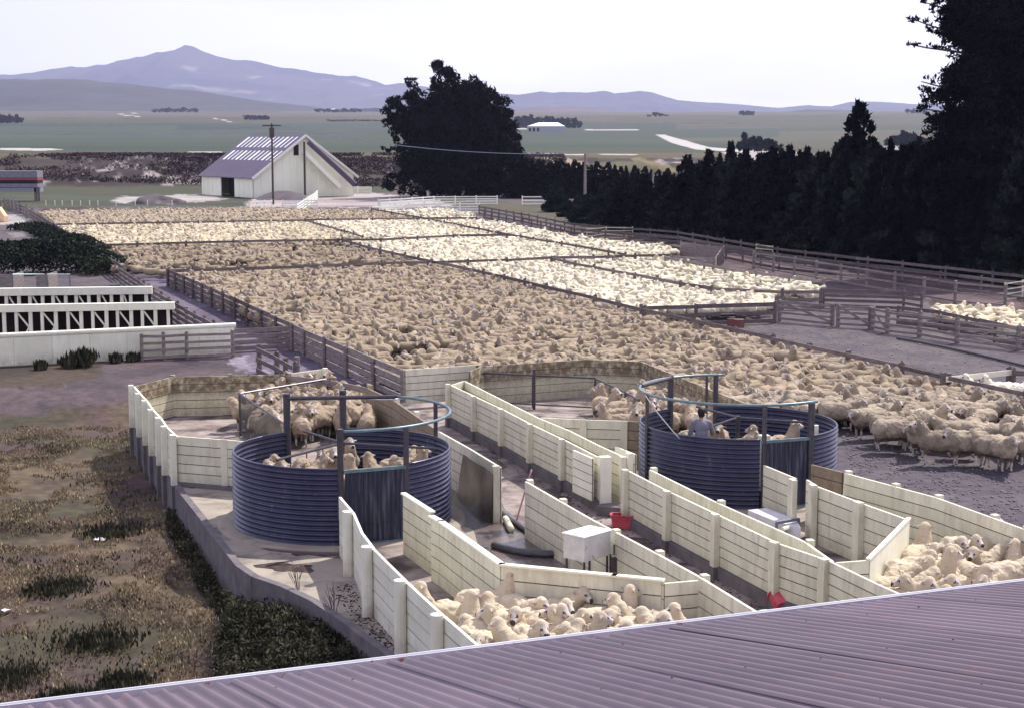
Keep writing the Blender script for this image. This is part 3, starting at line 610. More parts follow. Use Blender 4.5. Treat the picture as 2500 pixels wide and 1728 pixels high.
rail_fence('pale green metal gate in the lane below the conifer row',XY([(1435,560),(1480,556),(1545,556)],WH),nr=4,rw=.05,sp=6,mats='paint',post=.08,name='metal_gate',cat='gate')
rail_fence('small silver gate in the lane fence in front of the dark conifers',XY([(1845,597),(1885,601)],WH),nr=4,rw=.05,sp=4,mats='paint',post=.08,name='metal_gate',cat='gate')
rail_fence('grey board drafting race panel at the right end of the white mob',XY([(1660.5,591),(1763,605)],WH+.1),h=WH+.1,nr=6,rw=.15,sp=2.2,mats='timberl',name='board_fence')
rail_fence('grey board side panel turning back from the drafting race',XY([(1763,605),(1745,632),(1640,625)],WH),nr=5,rw=.15,sp=2.4,mats='timberl',name='board_fence')
rail_fence('white plank rail between two dark posts at the right edge of the gravel yard',XY([(2310,918),(2471,902.6)],WH),nr=1,rw=.16,sp=9,post=.2,mats='paintw',pth='timber',name='plank_fence')
rail_fence('dark rail fence right of the white plank at the frame edge',XY([(2475,905),(2620,915)],WH),nr=2,sp=2.5,mats='timber')
rail_fence('silver metal gate at the far right end of the lane',XY([(2458,692),(2500,686),(2560,684)],WH),nr=4,rw=.05,sp=3,mats='paint',post=.1,name='metal_gate',cat='gate')
# white rail fences by the far shed
def white_rail(lab,pts,h=1.0,z=0,nr=4,sp=2.6): return rail_fence(lab,XY(pts,h),h=h,nr=nr,rw=.13,sp=sp,mats='white_rail',post=.14,rail_th=.05,name='white_fence')
M['white_rail']=mat('white_rail_paint',(.78,.78,.72),.5)
white_rail('white rail fence running right from the shingle towards the big pine clump',[(925,488),(1060,480),(1214,479)])
white_rail('white rail fence between the pine clump and the conifer row',[(1275,480),(1345,480)],nr=3)
white_rail('white rail fence between the shed ramp and the mob, left of the power pole foot',[(690,490),(775,489)])
white_rail('short white rail fence in front of the shed left of the pole',[(610,493),(665,490)],nr=3,sp=1.5)
white_rail('white sloping rail fence climbing the ramp to the shed',[(725,500),(770,472),(778,462)])
white_rail('square white rail pen at the right end of the far shed',[(776,458),(840,456),(905,457)],nr=5)
white_rail('white rail fence right behind the far corner of the mob',[(905,505),(990,500),(1075,497),(1170,497)])
white_rail('small cluster of white rails low beside the shingle in front of the mob',[(930,497),(1000,493),(1075,489)],nr=3)
white_rail('white rails half hidden behind bushes in the conifer row',[(1640,478),(1690,470),(1720,466)],nr=5,h=1.3)
# wire fence posts
for k,x in enumerate([112,134,152,176,197,219,239,283,330,360,420]):
    q=W(x,503,0); t=thing('fence_post','thin pale fence post in the row behind the far left edge of the mob','post',(q.x,q.y,0),'thin fence posts behind the mob'); b=MB(); b.tube([(q.x,q.y,0),(q.x,q.y,.62)],.05,5); b.build('post_shaft',M['paintw'],t)
for k,(x,y,h) in enumerate([(2,508,.9),(12,509,1.1),(22,513,1.2),(31,518,1.3),(40,519,1.3),(50,521,1.15),(66,534,1.5),(80,536,1.1),(100,545,.9)]):
    q=W(x,y,0); t=thing('stockade_post','pale upright slab post in the ragged fence at the far left corner','post',(q.x,q.y,0),'slab posts at the far left corner'); b=MB(); b.box((q.x-.12,q.y-.05,0),(q.x+.12,q.y+.05,h)); b.build('post_shaft',M['timberl'],t)
# ============================================================= round shower tanks
def phi_at(c, Rr, z, pxx, front):
    best=None
    for i in range(0,3600):
        a=i/3600*2*math.pi
        s=math.sin(a)
        if (s<0)!=front: continue
        x,_=topix(c.x+Rr*math.cos(a), c.y+Rr*s, z)
        e=abs(x-pxx)
        if best is None or e<best[0]: best=(e,a)
    return best[1]
TANKH=1.47; ZR=2.2; FLOOR=.42
def corr_wall(c,Rr,a0,a1,z0,z1,ribs,t,name='tank_wall'):
    K=ribs*8; A=max(8,int(abs(a1-a0)/R(1.6))); aa=np.linspace(a0,a1,A); zz=np.linspace(z0,z1,K+1)
    rad=Rr+.021*np.sin(np.linspace(0,ribs*2*math.pi,K+1))
    V=[];f=[]
    for side in (0,.012):
        r=rad+side
        V.append(np.stack([c.x+np.outer(r,np.cos(aa)),c.y+np.outer(r,np.sin(aa)),np.repeat(zz[:,None],A,1)],-1).reshape(-1,3))
    org=ORG[t.name]; V=np.concatenate(V)-np.array(org)
    idx=np.arange((K+1)*A).reshape(K+1,A); q=np.stack([idx[:-1,:-1],idx[:-1,1:],idx[1:,1:],idx[1:,:-1]],-1).reshape(-1,4)
    q2=q[:,::-1]+(K+1)*A
    top=np.stack([idx[-1,:-1],idx[-1,1:],idx[-1,1:]+(K+1)*A,idx[-1,:-1]+(K+1)*A],-1)
    o=npmesh(name,V,np.concatenate([q[:,::-1] if a1>a0 else q,q2[:,::-1] if a1>a0 else q2,top]),M['corr'],parent=t,smooth=True)
    for a in np.arange(min(a0,a1)+.3,max(a0,a1),.62):          # lap seams with a row of rivets
        da=.022/Rr; vs=[(c.x+(r+.006)*math.cos(a+s),c.y+(r+.006)*math.sin(a+s),z) for s in (-da,da) for r,z in zip(rad,zz)]
        b=MB(); b.add(vs,[(i,K+1+i,K+2+i,i+1) for i in range(K)]); b.build('lap_seam',M['corrv'],o,smooth=True)
    b=MB(); zt=z1+.012
    b.tube([(c.x+(Rr)*math.cos(a),c.y+(Rr)*math.sin(a),zt) for a in aa],.024,6); b.build('rim_pipe',M['corr'],o,smooth=True)
    return o
def arc(c,r,z,a0,a1,n=48): return [(c.x+r*math.cos(a),c.y+r*math.sin(a),z) for a in np.linspace(a0,a1,n)]
def tank(cpx,cpy,lx,rx_,label,bo,fo,posts,ring,ring_line,arms,gate_h=1.43):
    c=W(cpx,cpy,TANKH); D=c.y; Rr=(rx_-lx)/2*D/F*1.0/ math.cos(0); c.x=(( lx+rx_)/2-CX)/F*D*math.hypot(1,0)*1.0
    k=topix(c.x,c.y,TANKH)[0]; c.x+=((lx+rx_)/2-k)/F*D
    Rr*= (D*CP-(TANKH-CH)*SP)/D
    c.z=0; t=thing('shower_tank',label,'sheep shower',(c.x,c.y,0))
    bl,br=[phi_at(c,Rr,TANKH,x,False) for x in bo]; fl,fr=[phi_at(c,Rr,TANKH,x,True) for x in fo]
    corr_wall(c,Rr,bl,fl,0.03,TANKH,15,t)                       # left arc: back-left -> 180 -> front-left (angles grow)
    corr_wall(c,Rr,fr-2*math.pi,br,0.03,TANKH,15,t)
    # footing ledge
    b=MB(); n=72
    for i in range(n):
        a0=2*math.pi*i/n;a1=2*math.pi*(i+1)/n
        b.add([(c.x+Rr*.9*math.cos(a0),c.y+Rr*.9*math.sin(a0),.05),(c.x+(Rr+.30)*math.cos(a0),c.y+(Rr+.30)*math.sin(a0),.05),(c.x+(Rr+.30)*math.cos(a1),c.y+(Rr+.30)*math.sin(a1),.05),(c.x+Rr*.9*math.cos(a1),c.y+Rr*.9*math.sin(a1),.05),
               (c.x+(Rr+.34)*math.cos(a0),c.y+(Rr+.34)*math.sin(a0),-.01),(c.x+(Rr+.34)*math.cos(a1),c.y+(Rr+.34)*math.sin(a1),-.01)],[(0,1,2,3),(1,4,5,2)])
    b.build('base_ledge',M['slab'],t)
    # gate: upright corrugation
    A=Vector((c.x+Rr*math.cos(fl),c.y+Rr*math.sin(fl),0)); B=Vector((c.x+Rr*math.cos(fr),c.y+Rr*math.sin(fr),0)); d=B-A; L=d.length; d/=L; nn=Vector((-d.y,d.x,0))
    cc=int(L/.09)*8; V=[];
    for z in (.06,gate_h):
        for i in range(cc+1):
            s=L*(.02+.96*i/cc); p=A+d*s+nn*(.014*math.sin(i/8*2*math.pi)+.02*math.sin(math.pi*s/L)-.05); V.append((p.x,p.y,z))
    fs=[(i,i+1,i+cc+2,i+cc+1) for i in range(cc)]
    b=MB(); b.add(V,fs); g=b.build('gate',M['corrv'],t,smooth=True)
    b=MB(); b.beam(A+nn*-.05+Vector((0,0,gate_h+.02)),B+nn*-.05+Vector((0,0,gate_h+.02)),.05,.06); b.beam(A+nn*-.05+Vector((0,0,.05)),B+nn*-.05+Vector((0,0,.05)),.05,.05); b.build('gate_frame',M['bpipe'],g)
    for x,fr_,z0,z1,r in posts:
        a=phi_at(c,Rr,(z0+z1)/2,x,fr_); b=MB(); X_,Y_=c.x+(Rr+.03)*math.cos(a),c.y+(Rr+.03)*math.sin(a)
        b.tube([(X_,Y_,z0),(X_,Y_,z1)],r,10); b.build('pole',M['pipe'],t,smooth=False)
    a0,a1=ring; b=MB(); b.tube(arc(c,Rr+.02,ZR,a0(c,Rr),a1(c,Rr)),.030,8); b.build('overhead_pipe',M['bpipe'],t,smooth=True)
    b=MB()
    for (x0,f0),(x1,f1) in ring_line:
        p=phi_at(c,Rr,ZR,x0,f0); q=phi_at(c,Rr,ZR,x1,f1)
        b.tube([(c.x+Rr*math.cos(p),c.y+Rr*math.sin(p),ZR),(c.x+Rr*math.cos(q),c.y+Rr*math.sin(q),ZR)],.045,8)
    b.build('cross_pipe',M['pipe'],t)
    b=MB(); b.add([(c.x,c.y,FLOOR)]+[(c.x+(Rr-.02)*math.cos(2*math.pi*i/48),c.y+(Rr-.02)*math.sin(2*math.pi*i/48),FLOOR) for i in range(48)],[(0,i+1,(i+1)%48+1) for i in range(48)]); b.build('grating_floor',M['wet'],t)
    # spray boom on the centre column
    b=MB(); b.tube([(c.x,c.y,0),(c.x,c.y,1.62)],.05,8); b.build('centre_column',M['pipe'],t)
    for ax,ay,az in arms:
        p=W(ax,ay,az); b=MB(); e=Vector((p.x,p.y,az)); s=Vector((c.x,c.y,1.58)); b.tube([s,e],.026,6)
        for k in (.3,.55,.8): q=s.lerp(e,k); b.tube([q,q-Vector((0,0,.12))],.012,5)
        b.build('spray_arm',M['pipe'],t)
    return c,Rr
T1=tank(835,1094,572.8,1097,'left corrugated dark blue round shower tank packed with wet sheep',(704,838),(837,988),
  [(704,False,0,2.3,.075),(838,False,0,2.3,.075),(832,True,0,2.25,.06),(990,True,0,2.2,.055),(1061,False,0,2.2,.045)],
  (lambda c,r:phi_at(c,r,ZR,832,True)-2*math.pi, lambda c,r:phi_at(c,r,ZR,965,False)),[((965,False),(704,False))],
  [(675,1122,1.5),(1064,1094,1.58),(742,1052,1.66)])
T2=tank(1801.5,1031,1564,2039,'right corrugated dark blue round shower tank with a person standing inside',(1636,1745),(1856,1980),
  [(1582,True,.0,2.2,.04),(1638,False,0,2.25,.07),(1747,False,0,2.2,.06),(1864,True,0,2.2,.05),(1976,True,0,2.2,.07),(1726,False,1.2,2.2,.03)],
  (lambda c,r:phi_at(c,r,ZR,1770,False), lambda c,r:phi_at(c,r,ZR,1993,True)),[((1638,False),(1567,False))],
  [(1694.6,1053,1.45),(1960,1030,1.6),(1700,992,1.6)])
# hoses
def hose(label,pts,r,m='white_rail',name='hose',cat='hose'):
    b=MB(); P=[Vector(p) for p in pts]; Q=[]
    for i in range(len(P)-1):
        p0=P[max(0,i-1)];p1=P[i];p2=P[i+1];p3=P[min(len(P)-1,i+2)]
        for k in range(6):
            u=k/6; Q.append(.5*((2*p1)+(p2-p0)*u+(2*p0-5*p1+4*p2-p3)*u*u+(3*p1-p0-3*p2+p3)*u**3))
    Q.append(P[-1]); b.tube(Q,r,7); o=b.build(name,M[m],smooth=True); return tag(o,label,cat)
M['cord']=mat('pale_cord',(.35,.33,.36),.6)
hose('pale cord tied from the overhead pipe down to the near rim of the right tank',[W(1576,965,2.2),W(1600,1000,1.95),W(1650,1060,1.5),W(1668,1075,1.35)],.012,'cord','cord','cord')
hose('pale cord hanging in a loop from the overhead pipe of the left tank',[W(855,960,2.2),W(880,972,2.1),W(960,975,2.05),W(1030,965,2.2)],.012,'cord','cord','cord')
hose('long thin black pipe lying along the edge of the empty gravel yard',[W(2190,825,.03),W(2280,842,.03),W(2400,868,.03),W(2520,897,.03)],.05,'pipe','ground_pipe','pipe')
hose('dark fat hose lying in a curve on the wet slab beside the white box',[W(1205,1330,.06),W(1260,1345,.06),W(1320,1352,.06),W(1365,1352,.06)],.075,'pipe')
hose('black drain pipe running down the foot of the mud splashed wall',[W(1115,1175,.06),W(1200,1232,.06),W(1290,1297,.06),W(1400,1368,.06)],.05,'pipe','drain_pipe','pipe')
hose('short pale pipe stub lying on the wet slab',[W(1234,1265,.07),W(1248,1292,.07)],.07,'paint','pipe_stub','pipe')
hose('thin brown pole leaning across the gap beside the middle wall',[W(1258.7,1276,.02),W(1298,1145,1.05)],.017,'gutterr','leaning_pole','pole')
hose('pale batten leaning on the mud splashed wall',[W(1210,1250,.05),W(1186,1118,1.1)],.02,'timberl','leaning_batten','pole')
# dark sheet leaning on the splashed wall
b=MB(); A,B=XY([(1140,1100),(1218,1148)],H-.02); d=(B-A).normalized(); n=Vector((d.y,-d.x,0))
if n.x>0: n=-n
vs=[]
for i in range(7):
    for j in range(5):
        s=i/6*(B-A).length; z=.06+j/4*(H-.14); q=A+d*s+n*(.10+.10*(1-j/4)+.02*math.sin(i*1.7+j)); vs.append((q.x,q.y,z))
b.add(vs,[(i*5+j,(i+1)*5+j,(i+1)*5+j+1,i*5+j+1) for i in range(6) for j in range(4)])
q=(A+B)/2; M['sheet']=mat('mud_black_sheet',(.035,.028,.024),.3,col2=(.05,.055,.035),scale=3,spec=.5,col3=(.10,.075,.06),s3=3)
o=b.build('rubber_sheet',M['sheet'],smooth=True); tag(o,'glossy dark mud coated sheet hung on the wall right of the left tank','sheet')
# ---- mesh fences
def mesh_fence(label,pts,h,z0=.05,pitch=.075,posts=None):
    P=[Vector((p.x,p.y,0)) for p in pts]; c=P[0]; t=thing('mesh_fence',label,'fence',(c.x,c.y,0)); 
    for a,q in zip(P[:-1],P[1:]):
        b=MB(); b.tube([a+Vector((0,0,h)),q+Vector((0,0,h))],.026,7); b.tube([a+Vector((0,0,z0+.04)),q+Vector((0,0,z0+.04))],.02,6); b.build('rail_pipe',M['pipe'],t)
        b=MB(); L=(q-a).length; d=(q-a)/L; hh=h-z0; k=int((L+hh)/pitch)
        for i in range(k):
            for sgn in (1,-1):
                s0=i*pitch-hh; x0,x1=max(0,s0),min(L,s0+hh)
                if x1-x0<.02: continue
                za,zb=(x0-s0),(x1-s0)
                if sgn<0: za,zb=hh-za,hh-zb
                A=a+d*x0+Vector((0,0,z0+za)); B=a+d*x1+Vector((0,0,z0+zb)); b.tube([A,B],.0035,3,cap=False)
        b.build('wire_mesh',M['mesh'],t)
    for p in P:
        b=MB(); b.tube([p,p+Vector((0,0,h+.03))],.03,8); b.build('post',M['pipe'],t)
    return t
mesh_fence('pipe framed wire mesh fence with one corner angled towards the left tank',XY([(799,925),(584.6,960.6),(703,1040)],H-.02),H-.02)
mesh_fence('low pipe framed wire mesh fence across the right holding pen',XY([(1151.5,909),(1301,916),(1453,923),(1526.6,957),(1560,976)],.92),.92)
b=MB(); q=W(1304,999,0); t=thing('pipe_post','taller steel pipe post in the middle of the low mesh fence','post',(q.x,q.y,0)); b.tube([(q.x,q.y,0),(q.x,q.y,1.15)],.04,8); b.build('post_shaft',M['pipe'],t)
# ---- white box on the middle wall
B0=[W(1388,1288,1.16),W(1427,1310,1.16),W(1492.5,1288,1.16)]
ln1,ln2=.66,.45; d1=Vector((math.cos(R(47)),math.sin(R(47)),0)); d2=Vector((-d1.y,d1.x,0)); o0=B0[1]
t=thing('meter_box','white metal box with a scuffed side panel mounted beside the middle wall','box',(o0.x,o0.y,0))
b=MB(); cc=o0+d1*ln1/2+d2*ln2/2; cc.z=.945; b.obox(cc,d1*ln1/2,d2*ln2/2,Vector((0,0,.205))); b.build('box_body',M['whited'],t)
b=MB(); cc=cc.copy(); cc.z=1.152; b.obox(cc,d1*(ln1/2+.025),d2*(ln2/2+.025),Vector((0,0,.009))); b.build('lid',M['white'],t)
for s1,s2 in ((.06,.08),(.94,.08),(.06,.92),(.94,.92)):
    q=o0+d1*ln1*s1+d2*ln2*s2; b=MB(); b.tube([(q.x,q.y,0),(q.x,q.y,.735)],.022,6); b.build('leg',M['pipe'],t)
q=o0+d1*(ln1+.02)-d2*.05; t=thing('pump_handle','small dark pump frame standing at the right corner of the white box','pump',(q.x,q.y,0)); b=MB()
b.tube([(q.x-.05,q.y,0),(q.x-.05,q.y,.75),(q.x+.07,q.y,.75),(q.x+.07,q.y,0)],.018,6); b.box((q.x-.04,q.y-.03,.45),(q.x+.06,q.y+.03,.7)); b.build('pump_frame',M['pipe'],t)
b=MB(); b.tube([(q.x+.01,q.y,.75),(q.x+.01,q.y,.92)],.014,6); b.build('handle',M['pipe'],t)
q=W(1506,1368,.5); b=MB(); b.tube([(q.x,q.y,.35),(q.x,q.y,.38),(q.x,q.y,.56),(q.x,q.y,.58)],.055,10); o=b.build('float_can',M['paintw']); tag(o,'small cream can fixed on the boards right of the white box','can')
# ---- red bins
def bin_(q,rot,label,tilt=0,L=.24,Wd=.15,Hh=.27):
    t=thing('plastic_bin',label,'bin',(0,0,0)); bm=MB(); K=28
    def ring(l,w_,z,n=4):
        r=[]
        for i in range(K):
            a=2*math.pi*i/K; ca,sa=math.cos(a),math.sin(a); r.append((l*math.copysign(abs(ca)**.45,ca),w_*math.copysign(abs(sa)**.45,sa),z))
        return r
    rings=[ring(L*.86,Wd*.86,0),ring(L,Wd,Hh*.93),ring(L*1.08,Wd*1.1,Hh*.94),ring(L*1.08,Wd*1.1,Hh),ring(L*.9,Wd*.88,Hh),ring(L*.78,Wd*.78,.02)]
    vs=[v for r in rings for v in r]; fs=[]
    for i in range(5):
        for j in range(K): fs.append((i*K+j,i*K+(j+1)%K,(i+1)*K+(j+1)%K,(i+1)*K+j))
    fs+= [tuple(reversed(range(K))),tuple(5*K+j for j in range(K))]
    m=Matrix.Translation(q)@Matrix.Rotation(rot,4,'Z')@Matrix.Rotation(tilt,4,'X'); bm.add([m@Vector(v) for v in vs],fs)
    bm.build('bin_body',M['red'],t); b=MB()
    for s in (-1,1):
        b.obox(m@Vector((0,s*Wd*1.13,Hh*.8)), (m.to_3x3()@Vector((.07,0,0))),(m.to_3x3()@Vector((0,.012,0))),(m.to_3x3()@Vector((0,0,.018))))
    b.build('handle',M['red'],t)
bin_(W(1521,1287,0.01),R(-6),'red plastic bin standing open beside the plinth of the near race wall')
bin_(W(1932,1482,0.10),R(15),'red plastic bin lying on its side at the edge of the roof',tilt=R(-62),L=.30)
# red and black bin of wool behind the rail
q=W(1793,806,0); t=thing('wool_bin','weathered red crate with a pale fleece lying on top by the rail fence','crate',(q.x,q.y,0)); b=MB(); b.box((q.x-.25,q.y-.1,.1),(q.x+.38,q.y+.3,.42)); b.build('crate_body',M['redw'] if 'redw' in M else M.setdefault('redw',mat('weathered_red',(.14,.05,.05),.8,col2=(.20,.09,.085),scale=3)),t)
b=MB(); b.beam((q.x-.55,q.y+.1,.58),(q.x+.05,q.y+.1,.60),.4,.08); b.build('lid',M['dark'],t)
# ---- white chest and grey trough behind the plank wall
q=W(1905,1300,0); t=thing('white_chest','low white chest lying behind the plank wall near the right tank','chest',(q.x,q.y,0)); b=MB()
P_=[W(1826,1245,.35),W(1870,1240,.35),W(1945,1268,.35),W(1955,1288,.35),W(1900,1275,.35)]
b2=prism('chest_top',P_,.05,.35,[M['white']],parent=None) if 0 else None
n=len(P_); P_=P_[::-1]; vs=[(p.x,p.y,.36) for p in P_]+[(p.x,p.y,.0) for p in P_]; b.add(vs,[tuple(range(n))]+[(i,i+n,(i+1)%n+n,(i+1)%n) for i in range(n)]); b.build('chest_body',M['white'],t)
q=W(1920,1300,0); t=thing('steel_trough','grey steel trough frame with an oval opening beside the white chest','trough',(q.x,q.y,0)); b=MB()
A=W(1896,1275,.42); B=W(1950,1266,.42); C_=W(1950,1290,.1); b.beam(A,B,.06,.05); b.beam(A,A-Vector((0,0,.42)),.05,.05); b.beam(B,B-Vector((0,0,.42)),.05,.05); b.beam(A-Vector((0,0,.30)),B-Vector((0,0,.30)),.03,.22); b.build('trough_body',mat('grey_steel',(.20,.20,.26),.5,metal=.3),t)
b=MB(); b.tube([A+Vector((.1,-.06,-.12)),B+Vector((-.1,-.06,-.12))],.05,8); b.build('float',M['paintw'],t)

# ============================================================= white framed dip sheds on the left
def X_on(px_, D): return (px_-CX)/F*(D*CP+(CH-1.5)*SP)
def frame_row(label,pl,pr,D0,D1,ztop,zf,posts,braces,zfoot=0):
    """fascia from pixel pl..pr at depth D0(left)..D1(right); posts under it"""
    def pt(px_):
        k=(px_-pl)/(pr-pl); D=1/((1-k)/D0+k/D1); return Vector((((px_-CX)/F)*(D*CP+(CH-1)*SP),D,0))
    A,B=pt(pl),pt(pr); d=(B-A).normalized(); n=Vector((-d.y,d.x,0)); t=thing('dip_shed',label,'shed',(B.x,B.y,0)); A=A-d*6
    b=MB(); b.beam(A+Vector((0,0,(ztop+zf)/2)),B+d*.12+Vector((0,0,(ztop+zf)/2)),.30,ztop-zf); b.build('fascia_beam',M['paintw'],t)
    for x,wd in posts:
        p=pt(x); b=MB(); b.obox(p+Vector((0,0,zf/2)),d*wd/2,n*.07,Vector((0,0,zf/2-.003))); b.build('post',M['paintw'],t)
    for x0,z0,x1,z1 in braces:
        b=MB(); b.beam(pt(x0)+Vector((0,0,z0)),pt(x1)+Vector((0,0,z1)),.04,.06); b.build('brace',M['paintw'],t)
    b=MB(); b.beam(A+n*.8+Vector((0,0,zf/2)),B+n*.8+Vector((0,0,zf/2)),.05,zf-.02); b.beam(A+n*.42+Vector((0,0,zf+.02)),B+n*.42+Vector((0,0,zf+.02)),.75,.03); b.build('shade_panel',M['dark'],t)  # near-black sheet: shade inside the open bays, put into its colour
    return t
s3=1/3.724
P2=[(x*s3,.11 if i%2 else .13) for i,x in enumerate([40,150,280,385,510,620,740,845,970,1070,1195,1295,1415,1530])]
br=[]
for a,c_ in [(165,265),(395,497),(640,730),(860,955),(1090,1182),(1310,1402)]:
    br.append((a*s3,1.30,c_*s3,.78))
    if a!=640: br.append((c_*s3,.80,(a+35)*s3,.35))
frame_row('nearer row of white framed pens with diagonal braces above the long white wall',0,419,57.6,58.6,1.62,1.36,P2,br)
P1=[(x*s3,.13) for x in [60,175,275,390,485,600,695,810,900,1015,1110,1190,1330]]
br=[(a*s3,1.28,c_*s3,.70) for a,c_ in [(85,160),(300,370),(510,585),(720,795),(930,1000),(1130,1165)]]
frame_row('farther row of white framed pens behind the nearer white row',0,365,64.2,65.0,1.62,1.32,P1,br)
# long white wall
A,B=W(-260,829,1.05),W(571,792,1.05); A.z=B.z=0; d=(B-A).normalized(); n=Vector((-d.y,d.x,0))
t=thing('long_white_wall','long plain white sheeted wall with a rounded cap at lower left','wall',(B.x,B.y,0))
L=(B-A).length; k=int(L/1.25)
b=MB()
for i in range(k):
    s0=L*i/k; s1=L*(i+1)/k; b.obox(A+d*(s0+s1)/2+Vector((0,0,.5)),d*((s1-s0)/2-.004),n*.04,Vector((0,0,.5)),0)
b.build('wall_panel',[M['paintw']],t)
b=MB(); b.tube([A+Vector((0,0,1.02)),B+Vector((0,0,1.02)),B+d*.06+Vector((0,0,1.02))],.09,10); b.build('rounded_cap',M['paintw'],t)
# crates with pipe frames behind
for x0,x1,x2,lab in [(-30,31,88,'left of two pale plywood crates with pipe frames beside the dark hedge'),(88,115,152,'right of two pale plywood crates with pipe frames beside the dark hedge')]:
    D=70.; z=lambda y:CH+D*(HZ-y)/F; p0=X_on(x0,D);p1=X_on(x1,D);p2=X_on(x2,D)
    t=thing('plywood_crate',lab,'crate',(p1,D,0)); b=MB(); b.box((p0,D,0),(p1,D+.05,z(668))); b.box((p1-.05,D+.05,0),(p1,D+1.6,z(668))); b.build('side_panel',M['timberl'],t)
    b=MB(); zt=z(668)
    b.tube([(p1,D,0),(p1,D,zt),(p2,D+1.2,zt-.1),(p2,D+1.2,0)],.03,6); b.tube([(p1,D,zt*.6),(p2,D+1.2,zt*.6)],.03,6); b.build('pipe_frame',M['bpipe'],t)

# ============================================================= far white shed
A=Vector((-34.2,212.7,0)); u=Vector((-.557,.830,0)); v=Vector((.830,.557,0)); LA,LB=17.2,14.9; EV,RD=2.9,8.2
t=thing('white_shed','large white gabled shed with a purple iron roof and two rows of skylights','shed',(A.x,A.y,0))
M['shedw']=mat('white_shed_wall',(.88,.89,.76),.6,col2=(.82,.83,.70),scale=.35)
b=MB(); th=.12
def sp(a,c_,z): return A+u*a+v*c_+Vector((0,0,z))
def wall(b,a0,a1,z0,z1): b.obox(sp((a0+a1)/2,0,(z0+z1)/2),u*(a1-a0)/2,v*th/2,Vector((0,0,(z1-z0)/2)))
wall(b,0.3,6.1,0,EV); wall(b,10.6,LA,0,EV); wall(b,6.1,10.6,2.75,EV)
b.add([sp(0,0,0),sp(0,LB,0),sp(0,LB,EV),sp(0,LB/2,RD),sp(0,0,EV),sp(.2,0,0),sp(.2,LB,0),sp(.2,LB,EV),sp(.2,LB/2,RD),sp(.2,0,EV)],[(0,1,2,3,4),(9,8,7,6,5),(0,5,6,1),(1,6,7,2)])
b.add([sp(LA,0,0),sp(LA,LB,0),sp(LA,LB,EV),sp(LA,LB/2,RD),sp(LA,0,EV)],[(4,3,2,1,0)])
b.obox(sp(LA/2,LB,EV/2),u*LA/2,v*.05,Vector((0,0,EV/2)))
for k_ in range(1,14):
    zt=EV+(RD-EV)*(1-abs(k_/14*LB-LB/2)/(LB/2))-.12; b.obox(sp(-.03,k_/14*LB,zt/2),u*.03,v*.035,Vector((0,0,zt/2)))
for a_ in (1.5,3,4.5,12,13.5,15,16.5): b.obox(sp(a_,-.09,EV/2-.02),u*.035,v*.03,Vector((0,0,EV/2-.03)))
b.build('wall',M['shedw'],t)
b=MB(); b.obox(sp(8.35,1.6,1.35),u*3,v*.05,Vector((0,0,1.34))); b.obox(sp(8.35,.85,.02),u*3,v*.8,Vector((0,0,.02))); b.build('doorway_shade',M['dark'],t)  # near-black panel and floor paint in the unlit inside of the shed
for s in (0,1):
    b=MB(); cc0=(-.5,); 
    e0=sp(-.6,-.5 if s==0 else LB+.5,EV-.35); e1=sp(LA+.5,-.5 if s==0 else LB+.5,EV-.35); r1=sp(LA+.5,LB/2,RD+.05); r0=sp(-.6,LB/2,RD+.05)
    up=Vector((0,0,.08)); b.add([e0,e1,r1,r0,e0+up,e1+up,r1+up,r0+up],[(0,1,2,3),(7,6,5,4),(0,4,5,1),(1,5,6,2),(3,2,6,7),(0,3,7,4)])
    rf=b.build('roof',M['shedroof'],t)
    if s==0:
        for row,(k0,k1,n_) in enumerate([(.70,.95,12),(.40,.62,12)]):
            for i in range(n_):
                a=LA+.1-(.9+i*1.40)-(.6 if row else 0)
                if a<-.2: continue
                hw=.20 if i%3 else .34; p=e0.lerp(r0,k0); q=e0.lerp(r0,k1); b=MB(); off=u*(a+.6)
                nn=Vector((0,0,.10)); b.add([p+off-u*hw+nn,p+off+u*hw+nn,q+off+u*hw+nn,q+off-u*hw+nn],[(0,1,2,3)]); b.build('skylight',M['skylight'],rf)
    b=MB(); b.beam(e0-u*.05,r0-u*.05,.06,.32); b.build('barge_board',M['white_rail'],t)
b=MB(); p=sp(-.9,LB*.47,RD-2.2); q=sp(-1.6,LB*.80,1.3); b.beam(p,q,1.0,.55); b.build('elevator_chute',M['shedw'],t)
b=MB(); p=sp(-1.4,LB*.50,RD-.8); q=sp(-2.4,LB*.93,1.6); b.tube([p,q],.38,10); b.build('grain_pipe',M['shedroof'],t)
b=MB(); p=sp(-1.6,LB*.45,0); b.tube([p,p+Vector((0,0,RD-.8))],.14,7); b.build('gantry_post',M['bark'],t)
b=MB(); p=sp(-.06,LB*.42,RD-1.9); b.obox(p,u*.05,v*.35,Vector((0,0,.7))); b.build('loft_door',M['dark'],t)
b=MB()
for k in range(6): b.beam(sp(-1.2,LB*.50,.3+k*.9),sp(-1.2,LB*.60,.3+k*.9),.08,.08)
b.beam(sp(-1.2,LB*.5,0),sp(-1.2,LB*.5,5),.08,.08); b.beam(sp(-1.2,LB*.6,0),sp(-1.2,LB*.6,4.5),.08,.08); b.build('ladder',M['shedw'],t)
